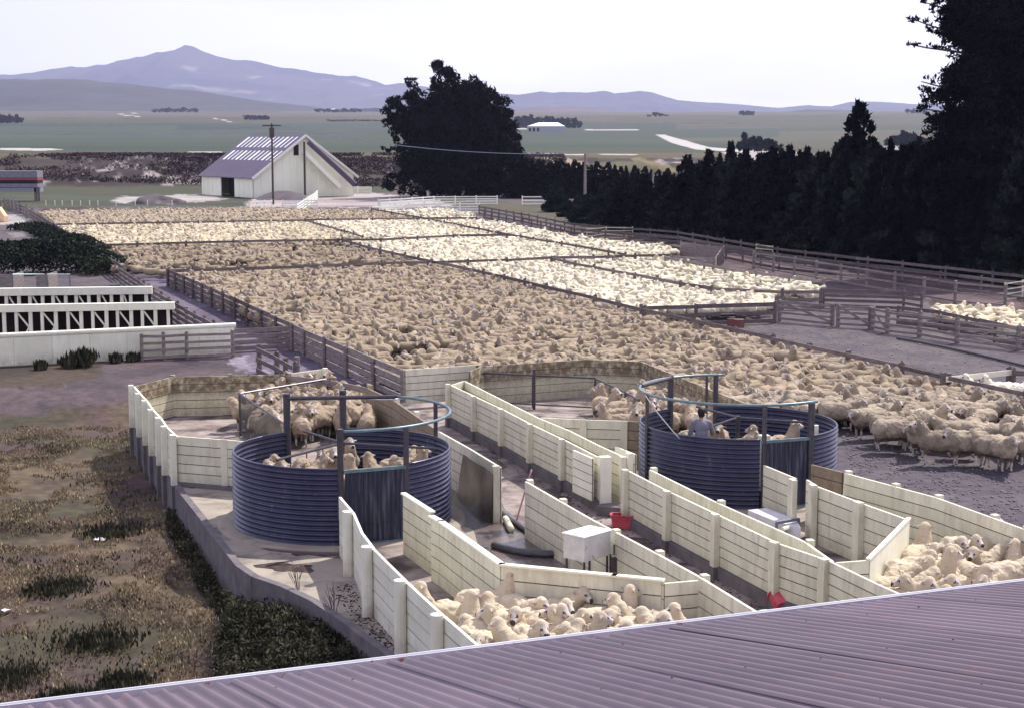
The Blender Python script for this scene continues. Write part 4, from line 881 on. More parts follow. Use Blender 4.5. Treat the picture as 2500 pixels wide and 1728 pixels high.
# ramp of dark earth in front
b=MB(); vs=[];K=15
for j in range(5):
    for i in range(K):
        x=626+i*9.6; k=math.sin(math.pi*i/(K-1))**.8; zz=[0,.5,1.0,1.05,0][j]*k; q=W(x,489-[0,1,2.5,5,9][j]*.8,0); vs.append((q.x,q.y,zz-.02))
b.add(vs,[(j*K+i,j*K+i+1,(j+1)*K+i+1,(j+1)*K+i) for j in range(4) for i in range(K-1)]); o=b.build('earth_ramp',mat('dark_earth',(.07,.055,.07),.9,col2=(.10,.085,.10),scale=.8),smooth=True); tag(o,'dark earth ramp against the gable of the far shed','ramp',kind='structure')
b=MB(); q=W(382,497,0); vs=[];K=14
for j in range(7):
    r=1-j/6
    for i in range(K):
        a=2*math.pi*i/K; rr_=r*(1+.25*math.sin(3*a+j)); vs.append((q.x+3.6*rr_*math.cos(a),q.y+2*rr_*math.sin(a),1.15*(1-r**1.5)-.03))
b.add(vs,[(j*K+i,j*K+(i+1)%K,(j+1)*K+(i+1)%K,(j+1)*K+i) for j in range(6) for i in range(K)]); o=b.build('soil_heap',M['dark_earth'] if 'dark_earth' in M else mat('soil',(.08,.065,.075),.9,col2=(.13,.11,.12),scale=1.5),smooth=True); tag(o,'heap of brown soil on the grass behind the mob','soil heap')
# poles and wire
def pole(label,x,yb,yt,r,m,cross=False):
    q=W(x,yb,0); zt=CH+q.y*(HZ-yt)/F; t=thing('power_pole',label,'pole',(q.x,q.y,0)); b=MB(); b.tube([q,(q.x,q.y,zt)],r,8,r1=r*.75); b.build('pole_shaft',M[m],t)
    if cross:
        b=MB(); b.beam((q.x-1.1,q.y,zt-.25),(q.x+1.1,q.y,zt-.25),.12,.14); b.build('cross_arm',M['bark'],t)
        b=MB(); b.box((q.x-.25,q.y-.3,zt-1.7),(q.x+.3,q.y+.2,zt-.5)); b.build('transformer',M['bark'],t)
    return Vector((q.x,q.y,zt))
pa=pole('tall dark power pole with a cross arm in front of the far shed',667,500,303,.14,'bark',True)
pb=pole('stout pale concrete pole rising from the dark hedge',1428,505,375,.18,'timberl')
pc=pole('thin pale pole among the bushes right of the concrete pole',1593,520,417,.13,'timberl')
def sag(a,b_,s,n=14): return [a.lerp(b_,i/n)-Vector((0,0,4*s*(i/n)*(1-i/n))) for i in range(n+1)]
M['wirem']=mat('wire_pale',(.22,.25,.33),.5)
b=MB(); b.tube(sag(pa-Vector((-.9,0,.2)),pb,1.1),.04,5); o=b.build('power_line',M['wirem']); tag(o,'sagging power line crossing in front of the big pine clump','wire')
b=MB(); b.tube(sag(pa-Vector((.9,0,.2)),Vector((-75,230,9.2)),1.0),.022,4); o=b.build('power_line',M['wirem']); tag(o,'faint power line leaving the tall pole to the left','wire')
# terrain hit for far things
def THIT(px_,py_):
    d=ray(px_,py_); lo=None
    for r in np.concatenate([np.arange(180,1000,5),np.arange(1000,9000,25)]):
        z=CH+d[2]/d[1]*r; x=d[0]/d[1]*r
        if terrain(np.array([x]),np.array([float(r)]))[0]>=z: return Vector((x,float(r),z))
    return Vector((d[0]/d[1]*3000,3000,60))
def far_barn(label,x0,x1,x2,yb,yt,ye,D=None,m='skylight'):
    q=THIT(x1,yb); s=q.y/F; L=(x2-x1)*s; Wd=(x1-x0)*s; h=(yb-ye)*s; hr=(yb-yt)*s; c=q-Vector((0,0,1)); t=thing('far_barn',label,'barn',(q.x,q.y,q.z))
    b=MB(); x,y,z=q; z-=1.5
    b.box((x-Wd,y,z),(x+L,y+14,z+1.5+h)); b.build('wall',mat('barnw',(.33,.33,.40),.7),t)
    b=MB(); b.add([(x-Wd,y-.3,z+1.5+h),(x+L,y-.3,z+1.5+h),(x+L-Wd*.5,y+7,z+1.5+hr),(x-Wd*.15,y+7,z+1.5+hr),(x-Wd,y+14.3,z+1.5+h),(x+L,y+14.3,z+1.5+h)],[(0,1,2,3),(3,2,5,4),(0,3,4),(1,5,2)]); b.build('roof',M[m],t)
    b=MB()
    for k in range(3): b.box((x-Wd+Wd*(.12+.3*k),y-.15,z+1.5),(x-Wd+Wd*(.3+.3*k),y+.1,z+1.5+h*.7))
    b.build('door',M['dark'],t); return t
far_barn('long white roofed barn in front of a dark grove on the plain',1287,1320,1379,322,300,309)
# stock crate at the left edge
D=202.; X0,X1=X_on(-120,D),X_on(92,D); z=lambda y:CH+D*(HZ-y)/F
t=thing('stock_crate','raised grey stock crate on legs with a red stripe at the left edge','stock crate',(X1,D,0))
for y0,y1,m,dx in [(417,433,'gs1',0),(433.5,439.5,'redstripe',0),(440,447,'dark',.05),(447.5,457,'gs1',-.05),(458,468,'gs2',0)]:
    if m not in M: M[m]={'gs1':lambda:mat('crate_grey',(.20,.20,.24),.6,col2=(.14,.14,.18),scale=2),'gs2':lambda:mat('crate_grey_low',(.22,.22,.27),.6),'redstripe':lambda:mat('red_stripe',(.24,.05,.07),.6)}[m]()
    b=MB(); b.box((X0,D+dx,z(y1)),(X1,D+2.5-dx,z(y0))); b.build({'redstripe':'stripe'}.get(m,'side_board'),M[m],t)
for x in (86,94): b=MB(); b.box((X_on(x,D)-.15,D,0),(X_on(x,D)+.15,D+.3,z(456))); b.build('leg',M['timber'],t)
b=MB(); b.box((X0,D+2.2,0),(X0+.3,D+2.5,z(456))); b.build('leg',M['timber'],t)
D=150.; q=Vector((X_on(-6,D),D,CH+D*(HZ-508)/F-.3)); b=MB(); b.add([(q.x-1,q.y,0),(q.x+.55,q.y,0),(q.x+.62,q.y,.5),(q.x+.05,q.y,1.35),(q.x-1,q.y,1.35),(q.x-1,q.y+1,0),(q.x+.55,q.y+1,0),(q.x+.62,q.y+1,.5),(q.x+.05,q.y+1,1.35),(q.x-1,q.y+1,1.35)],[(0,1,2,3,4),(9,8,7,6,5),(1,6,7,2),(2,7,8,3),(3,8,9,4),(0,4,9,5)])
o=b.build('orange_tarpaulin',mat('orange_cloth',(.65,.25,.08),.7,col2=(.7,.55,.4),scale=1.2)); tag(o,'orange and pale cover just inside the left edge of the picture','tarpaulin')

# ============================================================= foreground roof
fa=R(-21.5); fd=Vector((math.sin(fa),math.cos(fa),0)); ed=Vector((fd.y,-fd.x,0)); SL=math.tan(R(12.2))
dr=6.7; p0=ray(750,1640); p0=Vector((p0[0]*dr/p0[1]*1.0,dr,CH+p0[2]/p0[1]*dr)) if 0 else None
d_=ray(750,1640); tt=6.7/math.hypot(d_[0],d_[1]); E=Vector((d_[0]*tt,d_[1]*tt,CH+d_[2]*tt)); s_e=E.dot(fd); e_e=E.dot(ed)
t=thing('woolshed','low pitched building with a mauve corrugated roof filling the bottom of the view','building',(E.x,E.y,0))
def rp(e,s,dz=0): 
    p=ed*e+fd*s; return Vector((p.x,p.y,E.z+(s_e-s)*SL+dz))
pitch=.076; n0=int(-9/pitch); n1=int(13/pitch); cols=np.arange(n0*8,n1*8+1)/8*pitch; amp=.0125
sr=[.9,2.0,3.0,4.0,5.0,6.0,s_e-.045]
V=[]; f=[]; rn=random.Random(8)
for sh in range(n0,n1,9):                         # iron sheets nine ribs wide, each lapping the last
    cc_=np.arange(sh*8-2,min(sh+9,n1)*8+1)/8*pitch; tilt=rn.uniform(-.0015,.0015); end=rn.uniform(-.012,.008); K=len(cc_); k0=len(V)
    for s in sr:
        for i,e in enumerate(cc_): V.append(rp(e,s+(end if s==sr[-1] else 0),amp*math.cos(e/pitch*2*math.pi)+.002+.003*(1-i/K)+tilt*math.sin(s*1.3)))
    idx=np.arange(len(sr)*K).reshape(len(sr),K)+k0; f.append(np.stack([idx[:-1,:-1],idx[:-1,1:],idx[1:,1:],idx[1:,:-1]],-1).reshape(-1,4))
f=np.concatenate(f)
rf=npmesh('roof',np.array([(v-ORG[t.name]) for v in V]),f,M['roof'],parent=t,smooth=True); ORG[rf.name]=ORG[t.name]
b=MB(); V2=[rp(cols[0],.9,-.03),rp(cols[-1],.9,-.03),rp(cols[-1],-4.5,-.03),rp(cols[0],-4.5,-.03)]
for v_ in V2[2:]: v_.z=E.z+(s_e-.9)*SL-(5.4)*SL
b.add(V2,[(0,3,2,1)]); b.build('roof',M['roof'],t)
b=MB(); b.beam(rp(cols[0],.9,.02),rp(cols[-1],.9,.02),.30,.03); b.build('ridge_cap',M['gutter'],t)
def strip(b,s0,s1,z0,z1):
    A0,B0=rp(cols[0],s0),rp(cols[-1],s0); A1,B1=rp(cols[0],s1),rp(cols[-1],s1); ez=E.z
    for p in (A0,B0): p.z=ez+z0
    for p in (A1,B1): p.z=ez+z0
    up=Vector((0,0,z1-z0)); b.add([A0,B0,B1,A1,A0+up,B0+up,B1+up,A1+up],[(0,1,2,3),(7,6,5,4),(0,4,5,1),(2,6,7,3),(1,5,6,2),(0,3,7,4)])
b=MB(); strip(b,s_e+.015,s_e+.038,-.09,.012); b.build('gutter_lip',M['gutter'],t)
b=MB(); strip(b,s_e-.12,s_e+.013,-.10,-.030); b.build('gutter',M['gutterr'],t)
b=MB(); b.tube([rp(cols[0],s_e+.030,.0+SL*.03+.013),rp(cols[-1],s_e+.030,.0+SL*.03+.013)],.006,6); b.build('gutter_bead',M['white'],t)
b=MB(); A0,B0=rp(cols[0],s_e-.14),rp(cols[-1],s_e-.14); A0.z=B0.z=0
b.beam(A0+Vector((0,0,(E.z-.2)/2)),B0+Vector((0,0,(E.z-.2)/2)),.12,E.z-.2); A1,B1=rp(cols[0],-4),rp(cols[-1],-4); A1.z=B1.z=0
b.beam(A1+Vector((0,0,2.5)),B1+Vector((0,0,2.5)),.12,5.0); b.beam(A0+Vector((0,0,2.4)),A1+Vector((0,0,2.4)),.12,4.8); b.beam(B0+Vector((0,0,2.4)),B1+Vector((0,0,2.4)),.12,4.8); b.build('wall',M['redw'],t)
b=MB(); rn=random.Random(3)
for s in (s_e-.5,s_e-1.55,s_e-2.5,s_e-3.5):
    for k in range(n0,n1,rn.choice((4,5))):
        if rn.random()<.25: continue
        e=k*pitch; q=rp(e,s+rn.uniform(-.03,.03),amp+.002); b.tube([q-Vector((0,0,.006)),q,q+Vector((0,0,.003))],rn.uniform(.004,.0065),6)
b.build('roofing_nails',mat('rusty_nail',(.05,.03,.04),.7),t)['kind']='stuff'
# ============================================================= sheep
def blobmesh(name, prims, voxel, smooth=4, sf=.5, dec=None):
    """one continuous skin over ellipsoids ('e',centre,radii,rot) and tapered limbs ('c',p,r,q,r2,flat)"""
    bm=bmesh.new()
    for p in prims:
        if p[0]=='e':
            m=Matrix.Translation(p[1])@(p[3] if len(p)>3 else Matrix())@Matrix.Diagonal((*p[2],1)); bmesh.ops.create_icosphere(bm,subdivisions=3,radius=1,matrix=m)
        else:
            a,r0,b_,r1=Vector(p[1]),p[2],Vector(p[3]),p[4]; n=max(2,int((b_-a).length/max(min(r0,r1),.008)/.45)); 
            for i in range(n+1):
                k=i/n; bmesh.ops.create_icosphere(bm,subdivisions=2,radius=r0+(r1-r0)*k,matrix=Matrix.Translation(a.lerp(b_,k)))
    me=bpy.data.meshes.new('tmp'); bm.to_mesh(me); bm.free(); ob=bpy.data.objects.new('tmp',me); COL.objects.link(ob)
    md=ob.modifiers.new('r','REMESH'); md.mode='VOXEL'; md.voxel_size=voxel
    if smooth: ms=ob.modifiers.new('s','SMOOTH'); ms.iterations=smooth; ms.factor=sf
    if dec: mdd=ob.modifiers.new('d','DECIMATE'); mdd.ratio=dec
    dg=bpy.context.evaluated_depsgraph_get(); out=bpy.data.meshes.new_from_object(ob.evaluated_get(dg)); out.name=name
    bpy.data.objects.remove(ob); bpy.data.meshes.remove(me); return out
def wool(name, a, b_, rnd=.10, attr=False, sc=26, bump=.8):
    m=mat(name,a,.95,col2=b_,scale=4.5,spec=.05,rnd=rnd,lo=.3,hi=.7,bump=bump,bscale=sc)
    if attr:
        t=m.node_tree; bs=t.nodes['Principled BSDF']; src=bs.inputs['Base Color'].links[0].from_socket; a_=N(t,'ShaderNodeAttribute',attribute_name='Col')
        x=N(t,'ShaderNodeMix',data_type='RGBA',blend_type='MULTIPLY'); x.inputs['Factor'].default_value=1; t.links.new(src,x.inputs['A']); t.links.new(a_.outputs['Color'],x.inputs['B']); t.links.new(x.outputs['Result'],bs.inputs['Base Color'])
    return m
M['w_tan']=wool('dusty_fleece',(.23,.19,.145),(.42,.355,.28),.22)
M['w_cream']=wool('cream_fleece',(.46,.385,.285),(.62,.535,.415),.08,sc=34,bump=.7)
M['w_wet']=wool('wet_fleece',(.26,.20,.15),(.44,.36,.27),.15,sc=30)
M['w_white']=wool('clean_fleece',(.70,.64,.52),(.78,.73,.62),.06)
M['w_mass']=wool('fleece',(.80,.78,.72),(1,1,1),0,attr=True)
M['f_face']=mat('sheep_face',(.60,.54,.49),.9,col2=(.30,.25,.24),scale=11,spec=.1)
M['f_dark']=mat('sheep_muzzle',(.035,.028,.03),.7)
M['f_undershade']=mat('sheep_underside_shade',(.10,.075,.065),.95,col2=(.16,.125,.10),scale=9)  # belly colour darkened to deepen the shade between packed sheep
def rotv(v,c,yaw,pit):
    m=Matrix.Translation(c)@Matrix.Rotation(yaw,4,'Z')@Matrix.Rotation(pit,4,'Y')@Matrix.Translation(-c); return m@v
def make_sheep(name,yaw=0,pit=0,neck=0,voxel=.021,legs=True,fat=1.0,wide=1.0,dec=None,smooth=4,bumpy=True):
    """head at +X, feet at z=0. yaw/pitch turn the neck and head about the shoulders"""
    c=Vector((.30,0,.56)); hp=lambda v: rotv(Vector(v),c,yaw,pit)
    hc=hp((.50,0,.735+neck)); hr=Matrix.Rotation(yaw*.6,4,'Z'); 
    def h(v):        # head-local point: head also turns a bit more and stays level
        return hc+(Matrix.Rotation(yaw*1.35,4,'Z')@Matrix.Rotation(pit*.25,4,'Y'))@Vector(v)
    f=fat
    P=[('e',(0,0,.48),(.43,.245*f,.235*f)),('e',(.24,0,.49),(.22,.215*f,.225*f)),('e',(-.27,0,.50),(.215,.235*f,.225*f)),('e',(0,0,.43),(.36,.225*f,.19*f)),
       ('e',(-.04,0,.58),(.36,.18*f,.13)),('c',(.26,0,.54),.185,hp((.40,0,.66+neck*.5)),.135),('c',hp((.40,0,.66+neck*.5)),.135,tuple(hc),.095),
       ('e',h((-.01,0,.025)),(.098,.082,.088)),('c',h((.05,0,-.012)),.066,h((.150,0,-.075)),.046)]
    for s in (-1,1):
        P.append(('c',h((-.02,s*.065,.045)),.025,h((-.045,s*.155,.025)),.017))
        if legs:
            P+=[('c',(.25,s*.10,.42),.085,(.27,s*.105,.24),.040),('c',(.27,s*.105,.24),.036,(.265,s*.105,.05),.026),('e',(.275,s*.105,.02),(.036,.027,.024)),
                ('c',(-.28,s*.11,.42),.115,(-.33,s*.115,.27),.055),('c',(-.33,s*.115,.27),.045,(-.36,s*.11,.19),.032),('c',(-.36,s*.11,.19),.032,(-.33,s*.11,.05),.026),('e',(-.32,s*.11,.02),(.036,.027,.024))]
    P.append(('c',(-.46,0,.55),.035,(-.49,0,.42),.028))
    me=blobmesh(name,P,voxel,smooth=smooth,dec=dec)
    if bumpy:
        n_=len(me.vertices); v=np.zeros(n_*3); me.vertices.foreach_get('co',v); v=v.reshape(-1,3); nr_=np.zeros(n_*3); me.vertices.foreach_get('normal',nr_); nr_=nr_.reshape(-1,3)
        sd=int(abs(yaw)*50+pit*30)+3; w_=(vnoise(v[:,0]+v[:,2]*.7,v[:,1]+v[:,2]*.5,17,3,sd)-.5)*.040+(vnoise(v[:,0]-v[:,2]*.6,v[:,1]-v[:,2]*.8,7,2,sd+5)-.5)*.05
        w_*=np.clip((v[:,2]-.26)/.08,0,1); hd_=np.hypot(v[:,0]-hc.x,v[:,1]-hc.y)<.16; w_[hd_]*=.15; v+=nr_*w_[:,None]; me.vertices.foreach_set('co',v.ravel()); me.update()
    # material per face by place on the body: 0 fleece 1 face 2 dark 3 leg / underside in a painted shade tone
    R_=(Matrix.Rotation(yaw*1.35,4,'Z')@Matrix.Rotation(pit*.25,4,'Y')).inverted().to_3x3()
    for p in me.polygons:
        q=R_@(p.center-hc); mi=0
        if q.x>.062 and abs(q.y)<.09 and abs(q.z)<.16 and p.center.z>.5: mi=1
        if q.x>.168 and abs(q.y)<.06 and -.16<q.z<-.03: mi=2
        if .075<q.x<.12 and .034<abs(q.y)<.085 and -.012<q.z<.018: mi=2
        if abs(q.y)>.10 and abs(q.z-.03)<.045 and -.1<q.x<.02 : mi=1
        if p.center.z<.33: mi=3
        if p.center.z<.21: mi=1
        if p.center.z<.035: mi=2
        p.material_index=mi; p.use_smooth=True
    return me
VAR=[]; SLIM=[]
specs=[(0,0,.0),(R(35),R(6),.0),(R(-35),R(6),.0),(R(12),R(-14),.06),(R(62),R(14),.0),(R(-62),R(14),.0),(R(-8),R(34),-.05),(R(-20),R(-18),.08),(R(20),R(20),-.02)]
for i,(a,b_,nk) in enumerate(specs): VAR.append(make_sheep('sheep_%d'%i,a,b_,nk,fat=random.uniform(.97,1.08))); SLIM.append(make_sheep('shorn_%d'%i,a,b_-R(9 if i!=6 else 20),nk+.06,fat=random.uniform(.82,.90)))
def setmats(me,wm):
    me.materials.clear()
    for m in (M[wm],M['f_face'],M['f_dark'],M['f_undershade']): me.materials.append(m)
MESH={}
for wm in ('w_tan','w_cream','w_wet','w_white'):
    MESH[wm]=[]
    for v in (SLIM if wm in ('w_cream','w_wet') else VAR):
        c=v.copy(); mi=np.zeros(len(c.polygons),np.int32); c.polygons.foreach_get('material_index',mi); setmats(c,wm); c.polygons.foreach_set('material_index',mi); MESH[wm].append(c)
NS=0
def sheep(x,y,deg,wm,label,group,var=None,s=None,z=0.006,roll=0):
    global NS
    v=random.randrange(len(VAR)) if var is None else var; s=s or random.uniform(.93,1.07)
    o=bpy.data.objects.new('sheep',MESH[wm][v]); COL.objects.link(o); o.location=(x,y,z); o.rotation_euler=(0,roll,R(deg)); o.scale=(s,s*random.uniform(.96,1.06),s*random.uniform(.95,1.04))
    tag(o,label,'sheep',group); NS+=1; return o
def fill(polypx,z,cell,rot=0.0,jit=.28):
    P=[W(a,b_,z) for a,b_ in polypx]; xs=[p.x for p in P]; ys=[p.y for p in P]; cx,cy=sum(xs)/len(P),sum(ys)/len(P); R0=max(max(xs)-min(xs),max(ys)-min(ys)); pts=[]
    n=int(R0/min(cell))+2
    for i in range(-n,n+1):
        for j in range(-n,n+1):
            u=(i+(j%2)*.5+random.uniform(-jit,jit))*cell[0]; v=(j+random.uniform(-jit,jit))*cell[1]
            pts.append((cx+u*math.cos(rot)-v*math.sin(rot),cy+u*math.sin(rot)+v*math.cos(rot)))
    pts=np.array(pts); m=inpoly(pts[:,0],pts[:,1],[(p.x,p.y) for p in P]); return pts[m]
ordn=['first','second','third','fourth','fifth','sixth','seventh','eighth','ninth','tenth','eleventh','twelfth','thirteenth','fourteenth','fifteenth','sixteenth','seventeenth','eighteenth','nineteenth','twentieth']
def rows_label(pts,rows,where,wool_):
    """label every sheep by its row from the back and its place from the left"""
    order=sorted(range(len(pts)),key=lambda i:-pts[i][1]); per=int(math.ceil(len(pts)/rows)); lab={}
    names=['back','second','third','fourth','fifth','sixth','seventh','eighth']
    for r in range(rows):
        ids=sorted(order[r*per:(r+1)*per],key=lambda i:pts[i][0]/pts[i][1])
        for k,i in enumerate(ids): lab[i]='%s sheep, %s from left, %s row of %s'%(wool_,ordn[k],names[r],where)
    return lab
# --- near left pen
A_=[(690,275,0,3),(925,330,-70,8),(465,345,-60,0),(610,400,-100,6),(760,345,5,1),(590,480,95,7),(700,470,100,0),(820,440,-60,2),(905,400,170,4),(1000,360,100,3),(1080,430,-50,0),(1155,340,30,5),(1200,420,-80,3),(1160,480,-40,1),(1370,400,175,1),(1340,450,10,8),(1530,400,10,3),(1800,420,178,2),(1400,495,175,0),(1590,490,-70,6),(1720,470,-150,1),(1450,545,5,2),(1250,520,-120,4),(970,560,-60,0),(1090,545,-100,5),(880,520,160,3),(760,590,-130,1),(840,620,-10,6),(640,560,-110,2),(650,620,80,0),(1000,630,180,2),(1300,590,0,3),(1870,490,-160,6),(2180,480,-170,3),(1560,570,180,0),(380,360,150,3),(1130,620,20,1),(1700,540,0,2),(2000,520,180,5),(720,650,170,4),(560,560,60,8)]
pts=[]
for x,y,a,v in [r for i,r in enumerate(A_) if i%5!=4]:
    v=[v,v,3,7,v][int(x)%5]
    q=W(950+x/2.886,1350+y/2.886+6,.66); pts.append((q.x,q.y,a,v))
lab=rows_label(pts,5,'the near left pen by the roof','cream')
for i,(x,y,a,v) in enumerate(pts): sheep(x,y,a+random.uniform(-8,8),'w_cream',lab[i],'cream sheep in the near left pen',v,s=random.uniform(.98,1.08))
# --- near right pen
B_=[(1440,610,60,3),(1740,560,-100,6),(1590,600,-20,2),(1860,590,-85,3),(1960,560,10,7),(2080,590,170,1),(1400,690,10,0),(1350,730,5,1),(1600,690,70,2),(1760,640,-40,5),(1960,650,20,8),(2080,680,165,3),(2230,640,-60,0),(1270,790,-5,1),(1520,790,-15,3),(1700,740,80,0),(1880,750,120,2),(2010,770,0,4),(2180,760,10,6),(2280,720,90,3),(1320,880,0,8),(1480,900,-10,2),(1640,880,100,3),(1780,870,-60,6),(1960,850,-15,1),(2140,860,-170,5),(1130,850,20,4),(1300,950,0,2),(1600,960,175,0),(2260,860,0,1),(1850,950,30,3),(2050,930,90,0),(2240,960,180,2),(1450,980,0,5)]
pts=[]
for x,y,a,v in [r for i,r in enumerate(B_) if i%6!=5]:
    v=[v,v,3,7,v][int(x)%5]
    q=W(1800+x/3.299,1150+y/3.299+5,.66); pts.append((q.x,q.y,a,v))
lab=rows_label(pts,5,'the near right pen by the roof','cream')
for i,(x,y,a,v) in enumerate(pts): sheep(x,y,a+random.uniform(-8,8),'w_cream',lab[i],'cream sheep in the near right pen',v,s=random.uniform(.96,1.06))
# --- inside left tank
c,Rr=T1; pts=[]
for i,(dx,dy) in enumerate([(-.6,-.5),(-.25,-.75),(.15,-.55),(.5,-.7),(.75,-.35),(-.75,0),(-.35,-.15),(.05,.05),(.4,-.1),(.78,.12),(-.5,.4),(-.1,.45),(-.28,.72),(-.02,.85),(.62,.42),(-.78,.30),(-.45,-.78),(.3,-.88),(-.05,-.35)]):
    pts.append((c.x+dx*Rr*.84,c.y+dy*Rr*.84,[-80,-60,100,20,150,-110,70,-90,120,60,-85,-95,-90,-80,30,-60,0,170,200][i],[3,0,7,3,7,1,2,3,0,7,6,3,0,3,4,5,2,1,8][i]))
lab=rows_label(pts,4,'the left round tank','wet')
for i,(x,y,a,v) in enumerate(pts): sheep(x,y,a,'w_wet',lab[i],'wet sheep inside the left tank',v,s=1.0,z=FLOOR+.01)
# --- pen behind the left tank
pp=fill([(598,990),(690,968),(790,945),(850,955),(960,1020),(930,1035),(838,1030),(760,1035),(706,1045),(625,1050)],.5,(.54,.46))
pp=[p for p in pp if math.hypot(p[0]-c.x,p[1]-c.y)>Rr+.28 or (abs(p[0]-(c.x-.35))<.6 and p[1]>c.y+Rr-.3)][:60]
lab=rows_label([(p[0],p[1]) for p in pp],4,'the crowd behind the left tank','damp tan')
for i,p in enumerate(pp): sheep(p[0],p[1],random.choice([-90,-70,-110,160,20,200,90])+random.uniform(-15,15),'w_wet',lab[i],'damp sheep waiting behind the left tank',z=.006,s=1.08)
# --- right tank and its pen
c2,Rr2=T2
for x,y,a,v in [(-.05,-.05,-5,1),(.25,-.15,120,3),(.45,.1,15,7),(-.3,.72,-85,3),(-.12,.55,-100,0),(-.45,.45,-80,6)]:
    sheep(c2.x+x*Rr2,c2.y+y*Rr2,a,'w_wet','%s sheep inside the right round tank %s'%(['wet'][0],{(-.05):'just right of the person',.25:'with its head raised near the middle',.45:'at the right by the inner wall',(-.3):'coming through the back opening',(-.12):'behind the person at the cream post',(-.45):'left of the person near the inner wall'}[x]),'wet sheep inside the right tank',v,z=FLOOR+.01)
pp=fill([(1475,955),(1530,965),(1640,955),(1700,965),(1745,1005),(1742,1040),(1640,1035),(1560,1040),(1470,1035)],.5,(.60,.50))
pp=[p for p in pp if math.hypot(p[0]-c2.x,p[1]-c2.y)>Rr2+.28][:46]
lab=rows_label([(p[0],p[1]) for p in pp],3,'the crowd behind the right tank','damp tan')
for i,p in enumerate(pp): sheep(p[0],p[1],random.choice([-90,-60,-110,170,0,90])+random.uniform(-15,15),'w_wet',lab[i],'damp sheep waiting behind the right tank',z=.006)
# --- three pale sheep at the right edge, and the standing front line of the mob (from the photo)
for x,y,a,lb in [(2440,944,178,'pale shorn sheep with raised head at the right frame edge behind the rail'),(2478,950,0,'pale shorn sheep rightmost of the three behind the rail at the frame edge'),(2396,944,170,'small pale sheep leftmost of the three behind the rail at the frame edge')]:
    q=W(x,y,.6); sheep(q.x,q.y,a,'w_white',lb,None,3)
front=[(2050,1005,-10,0,'tan sheep side on, closest to the right rim of the right tank'),(2122,1022,200,8,'tan sheep stepping forward with its head turned left at the front of the mob'),(2180,1052,0,1,'long tan sheep side on facing right on the open gravel, leftmost of the front rank'),(2240,1062,-100,5,'tan sheep seen head on with its face turned left on the open gravel'),(2292,1082,165,3,'tan sheep looking up to the left on the open gravel'),(2365,1082,178,1,'broad tan sheep facing left with its face to the camera on the open gravel'),(2445,1095,-80,0,'frontmost tan sheep with two pale forelegs standing on the gravel at right'),(2425,1090,150,2,'tan sheep partly behind the frontmost one at lower right of the mob'),(2490,1080,-120,6,'tan sheep cut by the frame at the lower right of the mob'),(2330,1050,160,0,'tan sheep in the second rank above the gravel, head low'),(2270,1030,-60,3,'tan sheep rump on in the second rank above the gravel'),(2475,1065,-90,3,'tan sheep with a pale face in the second rank at the frame edge')]
used=[]
for x,y,a,v,lb in front:
    q=W(x,y,.5); used.append((q.x,q.y)); sheep(q.x,q.y,a,'w_tan',lb,None,v,s=1.08)
# --- the mobs
FL=[('w_tan',(.37,.31,.245),[(98,512),(131,546),(745,536),(1019,531),(905,511),(600,505)],(.64,.60)),
    ('w_white',(.54,.48,.37),[(135,548),(215,596),(824,583),(883,574),(745,537)],(.58,.52)),
    ('w_tan',(.30,.245,.19),[(218,599),(289,650),(300,655),(412,656),(745,647),(931,639),(1030,638),(833,584)],(.70,.66)),
    ('w_tan',(.335,.275,.215),[(420,662),(716,797),(860,858),(991,912),(1166,893),(1301,888),(1430,881),(1566,886),(1650,918),(1800,975),(2040,995),(2075,990),(2150,1020),(2230,1035),(2320,1050),(2400,1070),(2520,1075),(2600,1010),(2560,975),(2307,922),(1881,826),(1568,756),(1226,678),(1086,645),(1045,641),(745,650)],(.60,.50)),
    ('w_white',(.70,.65,.54),[(1048,640),(1348,630),(1540,669),(1658,690),(1737,703),(1885,712),(1880,736),(1702,743),(1568,747),(1226,671)],(.60,.54)),
    ('w_white',(.68,.63,.52),[(1355,628),(1520,620),(1640,626),(1768,655),(2000,685),(1998,707),(1910,706),(1740,699),(1658,686),(1545,665)],(.74,.70)),
    ('w_white',(.66,.61,.50),[(750,537),(890,574),(1107,572),(1236,569),(1045,534)],(.60,.54)),
    ('w_white',(.68,.63,.52),[(840,583),(900,601),(1048,637),(1348,627),(1515,618),(1240,572),(1107,575)],(.60,.54)),
    ('w_white',(.68,.63,.52),[(1050,531),(1208,537),(1392,570),(1410,573),(1645,598),(1650,618),(1525,616),(1240,569)],(.76,.72)),
    ('w_white',(.66,.61,.50),[(910,511),(1090,507),(1160,521),(1160,530),(1045,531)],(.7,.66)),
    ('w_white',(.70,.62,.48),[(2272,735),(2330,735),(2540,750),(2540,800),(2484,790),(2290,760)],(.78,.7))]
